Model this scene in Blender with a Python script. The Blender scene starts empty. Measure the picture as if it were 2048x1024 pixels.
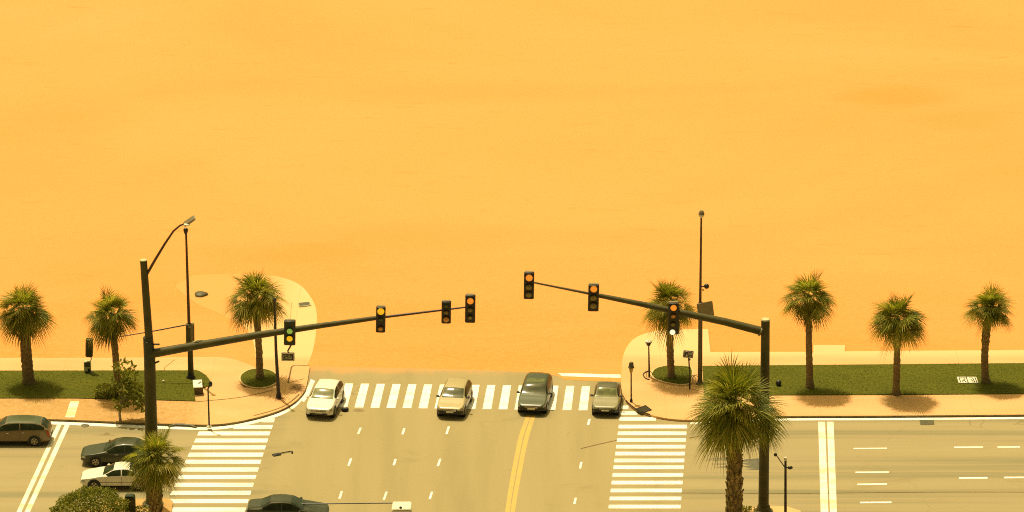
import bpy, math, random
from mathutils import Vector, Matrix, noise as mnoise
from mathutils.geometry import tessellate_polygon

R = math.radians
scene = bpy.context.scene
COL = scene.collection

# ------------------------------------------------------------------ camera
F = 8000.0                       # focal length, in pixels of a 2048 px wide frame
TH = R(19.0)
CAM = Vector((0.0, -233.0, 89.9))
FWD = Vector((0, math.cos(TH), -math.sin(TH)))
UP = Vector((0, math.sin(TH), math.cos(TH)))
cam_data = bpy.data.cameras.new("camera")
cam = bpy.data.objects.new("camera", cam_data)
COL.objects.link(cam)
cam.location = CAM
cam.rotation_euler = (math.pi / 2 - TH, 0, 0)
cam_data.sensor_width = 36
cam_data.lens = 36 * F / 2048
cam_data.clip_start = 1
cam_data.clip_end = 9000
scene.camera = cam


def ray(px, py):
    return Vector((1, 0, 0)) * ((px - 1024) / F) + UP * ((512 - py) / F) + FWD


def P(px, py, z=0.0):
    "ground point (height z) seen at a place of the survey photograph"
    d = ray(px, py)
    return CAM + d * ((z - CAM.z) / d.z)


def V(px, py, Y):
    "point of the upright plane y = Y"
    d = ray(px, py)
    return CAM + d * ((Y - CAM.y) / d.y)


def mpp(p):
    "metres per survey pixel at a point"
    return (p - CAM).dot(FWD) / F


# ------------------------------------------------------------------ materials
def new_mat(name):
    m = bpy.data.materials.new(name)
    m.use_nodes = True
    nt = m.node_tree
    b = nt.nodes["Principled BSDF"]
    return m, nt, b


def nd(nt, t, **kw):
    n = nt.nodes.new(t)
    for k, v in kw.items():
        setattr(n, k, v)
    return n


def ramp(nt, fac, stops):
    r = nd(nt, "ShaderNodeValToRGB")
    el = r.color_ramp.elements
    while len(el) > 1:
        el.remove(el[-1])
    el[0].position = stops[0][0]
    el[0].color = (*stops[0][1], 1)
    for p, c in stops[1:]:
        e = el.new(p)
        e.color = (*c, 1)
    nt.links.new(fac, r.inputs[0])
    return r.outputs[0]


def noise_tex(nt, vec, scale, detail=4, rough=0.55, dist=0.0):
    n = nd(nt, "ShaderNodeTexNoise")
    n.inputs["Scale"].default_value = scale
    n.inputs["Detail"].default_value = detail
    n.inputs["Roughness"].default_value = rough
    n.inputs["Distortion"].default_value = dist
    if vec is not None:
        nt.links.new(vec, n.inputs["Vector"])
    return n.outputs["Fac"]


def mapped(nt, src, scale=(1, 1, 1), rot=(0, 0, 0)):
    mp = nd(nt, "ShaderNodeMapping")
    mp.inputs["Scale"].default_value = scale
    mp.inputs["Rotation"].default_value = rot
    nt.links.new(src, mp.inputs["Vector"])
    return mp.outputs[0]


def mix(nt, fac, a, b, mode="MIX"):
    m = nd(nt, "ShaderNodeMix", data_type="RGBA", blend_type=mode)
    for sock, v in ((0, fac), (6, a), (7, b)):
        if hasattr(v, "links"):
            nt.links.new(v, m.inputs[sock])
        elif isinstance(v, (int, float)):
            m.inputs[sock].default_value = v
        else:
            m.inputs[sock].default_value = (*v, 1)
    return m.outputs[2]


def mathn(nt, op, a, b=None, clamp=False):
    m = nd(nt, "ShaderNodeMath", operation=op, use_clamp=clamp)
    for i, v in enumerate((a, b)):
        if v is None:
            continue
        if hasattr(v, "links"):
            nt.links.new(v, m.inputs[i])
        else:
            m.inputs[i].default_value = v
    return m.outputs[0]


def maprange(nt, v, a, b, c=0.0, d=1.0, smooth=True):
    m = nd(nt, "ShaderNodeMapRange")
    if smooth:
        m.interpolation_type = "SMOOTHSTEP"
    nt.links.new(v, m.inputs[0])
    for i, x in enumerate((a, b, c, d)):
        m.inputs[i + 1].default_value = x
    return m.outputs[0]


def bump(nt, b, h, strength=0.3, dist=0.05):
    n = nd(nt, "ShaderNodeBump")
    n.inputs["Strength"].default_value = strength
    n.inputs["Distance"].default_value = dist
    nt.links.new(h, n.inputs["Height"])
    nt.links.new(n.outputs[0], b.inputs["Normal"])


def pos(nt):
    g = nd(nt, "ShaderNodeNewGeometry")
    return g.outputs["Position"]


def plain(name, col, rough=0.5, metal=0.0, var=0.12, scale=3.0, spec=0.5, coat=0.0):
    "painted / cast surface with slight grime"
    m, nt, b = new_mat(name)
    f = noise_tex(nt, nd(nt, "ShaderNodeTexCoord").outputs["Object"], scale, 5)
    lo = tuple(c * (1 - var) for c in col)
    hi = tuple(min(1, c * (1 + var)) for c in col)
    nt.links.new(ramp(nt, f, [(0.3, lo), (0.7, hi)]), b.inputs["Base Color"])
    b.inputs["Roughness"].default_value = rough
    b.inputs["Metallic"].default_value = metal
    b.inputs["Specular IOR Level"].default_value = spec
    b.inputs["Coat Weight"].default_value = coat
    b.inputs["Coat Roughness"].default_value = 0.08
    return m


def emis(name, col, strength, base=(0.3, 0.2, 0.05)):
    m, nt, b = new_mat(name)
    f = noise_tex(nt, nd(nt, "ShaderNodeTexCoord").outputs["Object"], 9, 2)
    nt.links.new(ramp(nt, f, [(0.35, tuple(c * .8 for c in col)), (0.65, col)]), b.inputs["Emission Color"])
    b.inputs["Emission Strength"].default_value = strength
    b.inputs["Base Color"].default_value = (*base, 1)
    b.inputs["Roughness"].default_value = 0.3
    return m


M = {}


def mat_sand():
    m, nt, b = new_mat("sand")
    p = pos(nt)
    big = noise_tex(nt, mapped(nt, p, (0.02, 0.035, 1)), 1.0, 5, 0.55, 0.6)
    fine = noise_tex(nt, p, 2.2, 8, 0.75)
    grain = noise_tex(nt, mapped(nt, p, (1, .6, 1)), 7.0, 3, 0.8)
    c = ramp(nt, big, [(0.28, (0.645, 0.272, 0.066)), (0.5, (0.66, 0.296, 0.086)), (0.74, (0.67, 0.318, 0.104))])
    # coarse, redder sand beside the pavement
    sep = nd(nt, "ShaderNodeSeparateXYZ")
    nt.links.new(p, sep.inputs[0])
    near = maprange(nt, sep.outputs["Y"], 8.0, 46.0, 0.62, 0.0)
    patch = noise_tex(nt, mapped(nt, p, (0.03, 0.07, 1)), 1.0, 6, 0.6, 1.0)
    near2 = mathn(nt, "MULTIPLY", near, maprange(nt, patch, 0.30, 0.62), True)
    speck = maprange(nt, mathn(nt, "MULTIPLY", fine, grain), 0.20, 0.36)
    c2 = mix(nt, speck, (0.56, 0.225, 0.042), (0.665, 0.302, 0.082))
    c = mix(nt, near2, c, c2)
    # faint drag marks and small dark crumbs further out
    mk = noise_tex(nt, mapped(nt, p, (0.25, 0.9, 1), (0, 0, 0.15)), 1.0, 9, 0.72, 0.5)
    c = mix(nt, maprange(nt, mk, 0.56, 0.74, 0, 0.6), c, (0.55, 0.225, 0.045))
    # patches of coarser, darker sand
    wob = noise_tex(nt, mapped(nt, p, (0.12, 0.3, 1)), 1.0, 6, 0.7)
    for (cx, cy, rx, ry, amt) in ((1790, 192, 170, 34, .60), (1930, 240, 160, 30, .25), (870, 470, 330, 40, .26), (620, 506, 160, 28, .38), (1300, 640, 110, 20, .45), (1240, 470, 260, 30, .12)):
        q, qx, qy = P(cx, cy), P(cx + rx, cy), P(cx, cy - ry)
        ex = mathn(nt, "POWER", mathn(nt, "ABSOLUTE", mathn(nt, "DIVIDE", mathn(nt, "SUBTRACT", sep.outputs["X"], q.x), qx.x - q.x)), 2.0)
        ey = mathn(nt, "POWER", mathn(nt, "ABSOLUTE", mathn(nt, "DIVIDE", mathn(nt, "SUBTRACT", sep.outputs["Y"], q.y), qy.y - q.y)), 2.0)
        rr = mathn(nt, "ADD", mathn(nt, "ADD", ex, ey), mathn(nt, "MULTIPLY", wob, 1.2))
        k = mathn(nt, "MULTIPLY", maprange(nt, rr, 0.55, 1.5, amt, 0.0), maprange(nt, grain, 0.35, 0.6, .55, 1.0))
        c = mix(nt, k, c, (0.60, 0.235, 0.042))
    nt.links.new(c, b.inputs["Base Color"])
    b.inputs["Roughness"].default_value = 0.95
    b.inputs["Specular IOR Level"].default_value = 0.1
    bump(nt, b, mathn(nt, "ADD", fine, mathn(nt, "MULTIPLY", big, 2.0)), 0.22, 0.25)
    return m


YSAND = P(850, 741)[1]


def mat_road():
    m, nt, b = new_mat("asphalt")
    p = pos(nt)
    along = noise_tex(nt, mapped(nt, p, (0.010, 0.50, 1)), 1.0, 5, 0.6)
    down = noise_tex(nt, mapped(nt, p, (0.45, 0.035, 1), (0, 0, R(-7))), 1.0, 4, 0.55, 0.3)
    sep = nd(nt, "ShaderNodeSeparateXYZ")
    nt.links.new(p, sep.inputs[0])
    inner = mathn(nt, "MULTIPLY", maprange(nt, sep.outputs["X"], -17.0, -12.0), maprange(nt, sep.outputs["X"], 7.5, 11.5, 1.0, 0.0))
    a = ramp(nt, along, [(0.36, (0.2232, 0.2007, 0.1018)), (0.47, (0.3292, 0.2631, 0.1298)), (0.62, (0.3548, 0.2854, 0.1402))])
    d = ramp(nt, down, [(0.32, (0.3015, 0.2412, 0.1107)), (0.5, (0.3375, 0.2703, 0.1245)), (0.68, (0.3555, 0.2839, 0.1313))])
    c = mix(nt, inner, a, d)
    agg = noise_tex(nt, p, 9.0, 6, 0.8)
    c = mix(nt, 0.35, c, ramp(nt, agg, [(0.3, (0.62, 0.62, 0.62)), (0.7, (1.0, 1.0, 1.0))]), "MULTIPLY")
    st = noise_tex(nt, mapped(nt, p, (0.18, 0.3, 1)), 1.0, 7, 0.65, 0.8)
    c = mix(nt, maprange(nt, st, 0.56, 0.76, 0, 0.5), c, (0.22, 0.175, 0.08))
    edge = mathn(nt, "ADD", sep.outputs["Y"], mathn(nt, "MULTIPLY", noise_tex(nt, p, 0.8, 7, 0.75), 3.2))
    film = mathn(nt, "MULTIPLY", maprange(nt, edge, YSAND + 0.6, YSAND + 2.2, 0, 0.85), maprange(nt, agg, 0.38, 0.58, 0.35, 1.0))
    c = mix(nt, film, c, (0.60, 0.285, 0.085))
    # hairline cracks
    vo = nd(nt, "ShaderNodeTexVoronoi", feature="DISTANCE_TO_EDGE")
    vo.inputs["Scale"].default_value = 0.16
    wob = nd(nt, "ShaderNodeTexNoise")
    wob.inputs["Scale"].default_value = 0.7
    nt.links.new(p, wob.inputs["Vector"])
    vm = nd(nt, "ShaderNodeVectorMath", operation="ADD")
    nt.links.new(p, vm.inputs[0])
    nt.links.new(wob.outputs["Color"], vm.inputs[1])
    nt.links.new(vm.outputs[0], vo.inputs["Vector"])
    crk = mathn(nt, "MULTIPLY", maprange(nt, vo.outputs["Distance"], 0.0, 0.006, 1.0, 0.0),
                maprange(nt, noise_tex(nt, p, 0.11, 2), 0.55, 0.65))
    c = mix(nt, mathn(nt, "MULTIPLY", crk, 0.45), c, (0.14, 0.10, 0.05))
    nt.links.new(c, b.inputs["Base Color"])
    b.inputs["Roughness"].default_value = 0.85
    b.inputs["Specular IOR Level"].default_value = 0.25
    bump(nt, b, agg, 0.15, 0.02)
    return m


def mat_paint(name, col, worn, amount=0.35):
    m, nt, b = new_mat(name)
    p = pos(nt)
    f = noise_tex(nt, mapped(nt, p, (0.35, 1.1, 1)), 1.0, 5, 0.6)
    g = noise_tex(nt, p, 6.0, 6, 0.8)
    c = mix(nt, maprange(nt, f, 0.42, 0.70, 0, min(1, amount + .15)), col, worn)
    c = mix(nt, maprange(nt, g, 0.53, 0.67, 0, 0.8), c, worn)
    nt.links.new(c, b.inputs["Base Color"])
    b.inputs["Roughness"].default_value = 0.7
    return m


def mat_pavement(name="pavement", sandy=False):
    m, nt, b = new_mat(name)
    p = pos(nt)
    f = noise_tex(nt, mapped(nt, p, (0.12, 0.3, 1)), 1.0, 5, 0.6, 0.4)
    g = noise_tex(nt, p, 5.0, 8, 0.75)
    c = ramp(nt, f, [(0.3, (0.58, 0.325, 0.128)), (0.5, (0.62, 0.36, 0.150)), (0.7, (0.65, 0.40, 0.178))])
    c = mix(nt, maprange(nt, g, 0.52, 0.72, 0, 0.45), c, (0.48, 0.255, 0.080))
    sep = nd(nt, "ShaderNodeSeparateXYZ")
    nt.links.new(p, sep.inputs[0])
    # newer, paler slab along the beach side
    c = mix(nt, maprange(nt, sep.outputs["Y"], YSAND + 1.5, YSAND + 3.0, 0, .6), c, (0.74, 0.50, 0.235))
    # windblown sand and dirt on the older slab
    dirty = mathn(nt, "MULTIPLY", maprange(nt, sep.outputs["X"], -20.5, -18.0, 1.0, 0.0),
                  maprange(nt, sep.outputs["Y"], 0.2, 0.9, 1.0, 0.0))
    gg = noise_tex(nt, p, 3.2, 9, 0.85)
    c = mix(nt, mathn(nt, "MULTIPLY", dirty, maprange(nt, gg, 0.38, 0.66, 0.3, 0.95)), c, (0.36, 0.21, 0.052))
    # soft joints every few metres
    fr = mathn(nt, "FRACT", mathn(nt, "MULTIPLY", sep.outputs["X"], 0.21))
    jt = mathn(nt, "LESS_THAN", fr, 0.008)
    c = mix(nt, mathn(nt, "MULTIPLY", jt, 0.30), c, (0.33, 0.22, 0.08))
    if sandy:
        k = mathn(nt, "MULTIPLY", maprange(nt, sep.outputs["Y"], 9.0, 17.0), maprange(nt, sep.outputs["X"], -17.5, -13.8, 1.0, 0.0))
        c = mix(nt, k, c, (0.66, 0.303, 0.088))
    nt.links.new(c, b.inputs["Base Color"])
    b.inputs["Roughness"].default_value = 0.85
    b.inputs["Specular IOR Level"].default_value = 0.2
    bump(nt, b, g, 0.1, 0.02)
    return m


def mat_grass():
    m, nt, b = new_mat("grass")
    p = pos(nt)
    f = noise_tex(nt, mapped(nt, p, (0.25, 0.5, 1)), 1.0, 5, 0.6)
    g = noise_tex(nt, p, 5.5, 8, 0.8)
    c = ramp(nt, g, [(0.32, (0.060, 0.068, 0.005)), (0.52, (0.090, 0.096, 0.009)), (0.70, (0.17, 0.158, 0.022))])
    c = mix(nt, 0.6, c, ramp(nt, f, [(0.3, (0.7, 0.75, 0.6)), (0.7, (1.15, 1.05, 0.95))]), "MULTIPLY")
    at = nd(nt, "ShaderNodeAttribute", attribute_name="tint")
    c = mix(nt, mathn(nt, "MULTIPLY", at.outputs["Fac"], 0.55), c, (0.36, 0.28, 0.05))
    nt.links.new(c, b.inputs["Base Color"])
    b.inputs["Roughness"].default_value = 0.9
    b.inputs["Specular IOR Level"].default_value = 0.1
    bump(nt, b, g, 0.25, 0.05)
    return m


def mat_leaf(name, stops, trans=0.35, rough=0.45):
    m, nt, b = new_mat(name)
    at = nd(nt, "ShaderNodeAttribute", attribute_name="tint")
    n = noise_tex(nt, nd(nt, "ShaderNodeTexCoord").outputs["Object"], 6, 3)
    f = mathn(nt, "ADD", mathn(nt, "MULTIPLY", at.outputs["Fac"], 0.8), mathn(nt, "MULTIPLY", n, 0.3))
    c = ramp(nt, f, stops)
    nt.links.new(c, b.inputs["Base Color"])
    b.inputs["Roughness"].default_value = rough
    b.inputs["Specular IOR Level"].default_value = 0.18
    tr = nd(nt, "ShaderNodeBsdfTranslucent")
    nt.links.new(mix(nt, 1.0, c, (1.25, 1.15, 0.5), "MULTIPLY"), tr.inputs["Color"])
    mx = nd(nt, "ShaderNodeMixShader")
    mx.inputs[0].default_value = trans
    nt.links.new(b.outputs[0], mx.inputs[1])
    nt.links.new(tr.outputs[0], mx.inputs[2])
    nt.links.new(mx.outputs[0], nt.nodes["Material Output"].inputs["Surface"])
    return m


def mat_bark(name, a, bcol, ccol, zs=5.0):
    m, nt, b = new_mat(name)
    o = nd(nt, "ShaderNodeTexCoord").outputs["Object"]
    f = noise_tex(nt, mapped(nt, o, (2.5, 2.5, zs)), 1.6, 6, 0.75, 0.4)
    c = ramp(nt, f, [(0.3, a), (0.5, bcol), (0.72, ccol)])
    nt.links.new(c, b.inputs["Base Color"])
    b.inputs["Roughness"].default_value = 0.95
    bump(nt, b, f, 0.8, 0.08)
    return m


def mat_carpaint(name, col, metal=0.0):
    m, nt, b = new_mat(name)
    o = nd(nt, "ShaderNodeTexCoord").outputs["Object"]
    f = noise_tex(nt, o, 1.4, 5, 0.6)
    c = ramp(nt, f, [(0.3, tuple(x * 0.88 for x in col)), (0.7, col)])
    nt.links.new(c, b.inputs["Base Color"])
    b.inputs["Metallic"].default_value = metal
    b.inputs["Roughness"].default_value = 0.38
    b.inputs["Coat Weight"].default_value = 0.4
    b.inputs["Coat Roughness"].default_value = 0.06
    return m


def mat_glass(name, col=(0.018, 0.024, 0.010), rough=0.10, spec=0.35):
    m, nt, b = new_mat(name)
    f = noise_tex(nt, nd(nt, "ShaderNodeTexCoord").outputs["Object"], 2.5, 3)
    nt.links.new(ramp(nt, f, [(0.35, col), (0.7, tuple(x * 2.2 for x in col))]), b.inputs["Base Color"])
    b.inputs["Roughness"].default_value = rough
    b.inputs["Specular IOR Level"].default_value = spec
    return m


M["sand"] = mat_sand()
M["road"] = mat_road()
M["white"] = mat_paint("white_road_paint", (0.87, 0.84, 0.78), (0.64, 0.50, 0.25))
M["stop"] = mat_paint("worn_white_paint", (0.84, 0.79, 0.64), (0.72, 0.55, 0.22), 0.75)
M["yellow"] = mat_paint("yellow_road_paint", (0.56, 0.345, 0.075), (0.42, 0.30, 0.10), .6)
M["pavement"] = mat_pavement()
M["path"] = mat_pavement("path_concrete", True)
M["grass"] = mat_grass()
PALM_STOPS = [(0.05, (0.036, 0.052, 0.005)), (0.32, (0.110, 0.142, 0.014)), (0.60, (0.255, 0.268, 0.034)), (1.0, (0.62, 0.55, 0.16))]
M["palm"] = mat_leaf("palm_leaf", PALM_STOPS, 0.52, 0.55)
M["dead"] = mat_leaf("dry_palm_leaf", [(0.1, (0.045, 0.032, 0.012)), (0.6, (0.13, 0.088, 0.03)), (1.0, (0.28, 0.19, 0.07))], 0.2, 0.8)
M["bush"] = mat_leaf("bush_leaf", [(0.1, (0.075, 0.090, 0.010)), (0.5, (0.18, 0.20, 0.024)), (0.9, (0.42, 0.39, 0.085))], 0.35, .6)
M["bark"] = mat_bark("palm_bark", (0.080, 0.050, 0.016), (0.21, 0.14, 0.05), (0.37, 0.27, 0.115))
M["bark_pale"] = mat_bark("pale_bark", (0.2, 0.14, 0.06), (0.35, 0.27, 0.13), (0.55, 0.45, 0.26))
M["boot"] = mat_bark("palm_boots", (0.07, 0.042, 0.011), (0.27, 0.19, 0.058), (0.55, 0.43, 0.17), 2.0)
M["pole"] = plain("olive_pole_paint", (0.078, 0.070, 0.020), 0.6, 0.0, 0.25, 1.5, 0.25)
M["polebrown"] = plain("brown_pole_paint", (0.075, 0.035, 0.010), 0.5, 0.0, 0.25, 1.5)
M["poletan"] = plain("tan_pole_paint", (0.10, 0.072, 0.024), 0.5, 0.0, 0.2, 1.5)
M["black"] = plain("black_metal", (0.014, 0.013, 0.008), 0.45, 0.0, 0.3)
M["housing"] = plain("signal_housing", (0.030, 0.021, 0.007), 0.55, 0.0, 0.2)
M["housing_green"] = plain("green_signal_housing", (0.016, 0.026, 0.007), 0.45, 0.0, 0.3)
M["cap"] = plain("pale_cap", (0.48, 0.46, 0.24), 0.5)
M["offwhite"] = plain("offwhite_metal", (0.72, 0.66, 0.48), 0.45, 0.0, 0.08)
M["signgrey"] = plain("grey_green_sign", (0.19, 0.155, 0.065), 0.55, 0.0, 0.1)
M["lamp_amber"] = emis("amber_lamp", (1.0, 0.29, 0.02), 0.85, (0.15, 0.07, 0.01))
M["lamp_yellow"] = emis("yellow_lamp", (1.0, 0.50, 0.01), 0.85, (0.15, 0.1, 0.01))
M["lamp_green"] = emis("green_lamp", (0.40, 0.60, 0.08), 0.55, (0.1, 0.2, 0.03))
M["lamp_white"] = emis("white_lamp", (1.0, 0.92, 0.62), 0.9, (0.8, 0.75, 0.55))
M["lens_olive"] = plain("unlit_olive_lens", (0.22, 0.17, 0.03), 0.25, 0, 0.3, 6)
M["lens_amber"] = plain("unlit_amber_lens", (0.62, 0.27, 0.03), 0.25, 0, 0.3, 6)
M["lens_green"] = plain("unlit_green_lens", (0.06, 0.085, 0.018), 0.25, 0, 0.3, 6)
M["glass"] = mat_glass("car_glass")
M["glass_side"] = mat_glass("tinted_side_glass", (0.014, 0.017, 0.006), 0.3, 0.12)
M["glass_light"] = mat_glass("pale_car_glass", (0.075, 0.08, 0.028))
M["chrome"] = plain("chrome_trim", (0.6, 0.56, 0.42), 0.25, 0.9, 0.05)
M["rubber"] = plain("tyre_rubber", (0.012, 0.011, 0.008), 0.8, 0, 0.2)
M["rim"] = plain("alloy_rim", (0.35, 0.32, 0.22), 0.35, 0.6, 0.15)
M["plastic"] = plain("black_plastic", (0.013, 0.013, 0.009), 0.5)
M["headlight"] = plain("headlight_glass", (0.40, 0.38, 0.26), 0.15, 0.0, 0.25, 8)
M["taillight"] = plain("red_lamp_glass", (0.42, 0.035, 0.008), 0.2, 0.0, 0.3, 8)
M["plate"] = plain("number_plate", (0.72, 0.68, 0.5), 0.5, 0, 0.1)
M["mulch"] = plain("mulch", (0.12, 0.045, 0.012), 0.95, 0, 0.6, 14)
M["slate"] = plain("dark_slate", (0.080, 0.068, 0.022), 0.6, 0, 0.25)
M["joint"] = plain("pavement_joint", (0.15, 0.075, 0.018), 0.9, 0, 0.3)
M["stain"] = plain("road_stain", (0.21, 0.155, 0.062), 0.85, 0, 0.2)
M["shadow_streaks"] = plain("painted_shadow", (0.10, 0.092, 0.052), 0.8, 0, 0.25)  # dark tone standing in for a cast shadow on the road
M["kerbface_shade"] = plain("painted_kerb_shade", (0.20, 0.145, 0.050), 0.9, 0, 0.4, 1.2)  # darker than the slab: shade of the kerb face put into the colour
M["kerb"] = plain("kerb_concrete", (0.60, 0.40, 0.17), 0.85, 0, 0.15)
M["amberglass"] = plain("amber_lantern_glass", (0.45, 0.26, 0.04), 0.25, 0, 0.15)


# ------------------------------------------------------------------ object helpers
ORG = {}


def org(o):
    while o is not None:
        if o.name in ORG:
            return ORG[o.name]
        o = o.parent
    return Vector((0, 0, 0))


def props(o, label=None, cat=None, group=None, kind=None):
    if label:
        o["label"] = label
    if cat:
        o["category"] = cat
    if group:
        o["group"] = group
    if kind:
        o["kind"] = kind
    return o


def thing(name, label, cat, loc, rz=0.0, group=None):
    o = bpy.data.objects.new(name, None)
    o.empty_display_size = 0.3
    COL.objects.link(o)
    o.location = loc
    o.rotation_euler = (0, 0, rz)
    ORG[o.name] = Vector(loc)
    return props(o, label, cat, group)


class MB:
    def __init__(self):
        self.v, self.f, self.m, self.t = [], [], [], []
        self.mi = 0
        self.tint = 0.5

    def face(self, pts):
        i = len(self.v)
        self.v += [Vector(p) for p in pts]
        self.f.append(tuple(range(i, i + len(pts))))
        self.m.append(self.mi)
        self.t.append(self.tint)

    def grid(self, rows, closed=False):
        i = len(self.v)
        n = len(rows[0])
        for r in rows:
            self.v += [Vector(p) for p in r]
        for a in range(len(rows) - 1):
            for c in range(n if closed else n - 1):
                d = (c + 1) % n
                self.f.append((i + a * n + c, i + a * n + d, i + (a + 1) * n + d, i + (a + 1) * n + c))
                self.m.append(self.mi)
                self.t.append(self.tint)

    def box(self, c, s, rot=None, bev=0.0):
        c = Vector(c)
        hx, hy, hz = s[0] / 2, s[1] / 2, s[2] / 2
        b = min(bev, hx * .9, hy * .9, hz * .9)
        R3 = rot if rot is not None else Matrix.Identity(3)
        if b <= 0:
            pts = [c + R3 @ Vector((x * hx, y * hy, z * hz)) for z in (-1, 1) for (x, y) in ((-1, -1), (1, -1), (1, 1), (-1, 1))]
            for q in ((0, 3, 2, 1), (4, 5, 6, 7), (0, 1, 5, 4), (1, 2, 6, 5), (2, 3, 7, 6), (3, 0, 4, 7)):
                self.face([pts[k] for k in q])
            return
        rows = []
        for z, k in ((-hz, b), (-hz + b, 0), (hz - b, 0), (hz, b)):
            r = []
            for (sx, sy) in ((-1, -1), (1, -1), (1, 1), (-1, 1)):
                ax, ay = hx - k, hy - k
                one = Vector((sx * (ax - b), sy * ay, z))
                two = Vector((sx * ax, sy * (ay - b), z))
                r += [two, one] if sx * sy > 0 else [one, two]
            # order points around
            r.sort(key=lambda q: math.atan2(q.y / hy, q.x / hx))
            rows.append([c + R3 @ q for q in r])
        self.grid(rows, True)
        self.face(list(reversed(rows[0])))
        self.face(rows[-1])

    def tube(self, pts, rad, n=12, cap=True, flat=None):
        pts = [Vector(p) for p in pts]
        if not isinstance(rad, (list, tuple)):
            rad = [rad] * len(pts)
        rows = []
        prev = None
        for i, p in enumerate(pts):
            t = (pts[min(i + 1, len(pts) - 1)] - pts[max(i - 1, 0)]).normalized()
            if prev is None:
                a = Vector((0, 0, 1)) if abs(t.z) < 0.9 else Vector((1, 0, 0))
                u = t.cross(a).normalized()
            else:
                u = (prev - t * prev.dot(t)).normalized()
            prev = u
            w = t.cross(u)
            rows.append([p + (u * math.cos(2 * math.pi * k / n) + w * math.sin(2 * math.pi * k / n)) * rad[i] for k in range(n)])
        self.grid(rows, True)
        if cap:
            self.face(list(reversed(rows[0])))
            self.face(rows[-1])

    def lathe(self, base, prof, n=16, sy=1.0):
        base = Vector(base)
        rows = [[base + Vector((r * math.cos(2 * math.pi * k / n), sy * r * math.sin(2 * math.pi * k / n), z)) for k in range(n)] for r, z in prof]
        self.grid(rows, True)
        self.face(list(reversed(rows[0])))
        self.face(rows[-1])

    def ball(self, c, r, n=14, m=8, s=(1, 1, 1)):
        rows = []
        for i in range(m + 1):
            a = -math.pi / 2 + math.pi * i / m
            a = max(-1.55, min(1.55, a))
            rows.append([Vector(c) + Vector((s[0] * r * math.cos(a) * math.cos(2 * math.pi * k / n), s[1] * r * math.cos(a) * math.sin(2 * math.pi * k / n), s[2] * r * math.sin(a))) for k in range(n)])
        self.grid(rows, True)
        self.face(list(reversed(rows[0])))
        self.face(rows[-1])

    def prism(self, poly, z0, z1, top_only=False):
        "poly: list of (x, y); z0 bottom, z1 top"
        pts = [Vector((p[0], p[1], 0)) for p in poly]
        area = sum(pts[i].x * pts[(i + 1) % len(pts)].y - pts[(i + 1) % len(pts)].x * pts[i].y for i in range(len(pts)))
        if area < 0:
            pts.reverse()
        for tri in tessellate_polygon([pts]):
            q = [Vector((pts[k].x, pts[k].y, z1)) for k in tri]
            if (q[1] - q[0]).cross(q[2] - q[0]).z < 0:
                q.reverse()
            self.face(q)
        if not top_only:
            n = len(pts)
            for i in range(n):
                a, b_ = pts[i], pts[(i + 1) % n]
                self.face([(a.x, a.y, z0), (b_.x, b_.y, z0), (b_.x, b_.y, z1), (a.x, a.y, z1)])

    def build(self, name, mats, parent=None, local=False, smooth=True, angle=35):
        me = bpy.data.meshes.new(name)
        o0 = Vector((0, 0, 0)) if (local or parent is None) else org(parent)
        me.from_pydata([tuple(v - o0) for v in self.v], [], self.f)
        if not isinstance(mats, (list, tuple)):
            mats = [mats]
        for m in mats:
            me.materials.append(m)
        me.polygons.foreach_set("material_index", self.m)
        at = me.attributes.new("tint", "FLOAT", "FACE")
        at.data.foreach_set("value", self.t)
        import bmesh
        bm = bmesh.new()
        bm.from_mesh(me)
        bmesh.ops.remove_doubles(bm, verts=bm.verts, dist=0.0004)
        bm.to_mesh(me)
        bm.free()
        if smooth:
            me.polygons.foreach_set("use_smooth", [True] * len(me.polygons))
            me.set_sharp_from_angle(angle=R(angle))
        me.update()
        o = bpy.data.objects.new(name, me)
        COL.objects.link(o)
        if parent is not None:
            o.parent = parent
        return o


def quadpoly(mb, pts, z):
    "flat polygon on the ground, from survey pixels"
    mb.prism([P(x, y, z)[:2] for x, y in pts], z, z, True)


def smooth_poly(pts, n=5):
    "open polyline through pts, rounded (Catmull-Rom)"
    out = []
    for i in range(len(pts) - 1):
        p0, p1, p2, p3 = pts[max(i - 1, 0)], pts[i], pts[i + 1], pts[min(i + 2, len(pts) - 1)]
        for k in range(n):
            t = k / n
            out.append(tuple(0.5 * (2 * p1[j] + (p2[j] - p0[j]) * t + (2 * p0[j] - 5 * p1[j] + 4 * p2[j] - p3[j]) * t * t + (3 * p1[j] - p0[j] - 3 * p2[j] + p3[j]) * t ** 3) for j in (0, 1)))
    out.append(pts[-1])
    return out


# ------------------------------------------------------------------ ground, roads, pavements
mb = MB()
xs = [-3000, -800, -300, -120, -60, 0, 60, 120, 300, 800, 3000]
ys = [-3000, -800, -400, -200, -60, 0, 60, 120, 300, 800, 4000]
mb.grid([[(x, y, 0.0) for x in xs] for y in ys])
props(mb.build("beach", M["sand"], smooth=False), kind="structure")

mb = MB()
Z_RD = 0.004
top = [(600, 780), (600, 733), (700, 734), (780, 735.5), (850, 737), (900, 738), (960, 740), (1020, 742.5), (1070, 745), (1120, 749), (1180, 753), (1262, 757), (1262, 780)]
poly = [P(x, y, Z_RD)[:2] for x, y in top]
ymid = P(600, 780)[1]
poly = [(-400, ymid)] + poly + [(400, ymid), (400, -120), (-400, -120)]
mb.prism(poly, Z_RD, Z_RD, True)
props(mb.build("road", M["road"], smooth=False), kind="structure")

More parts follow.
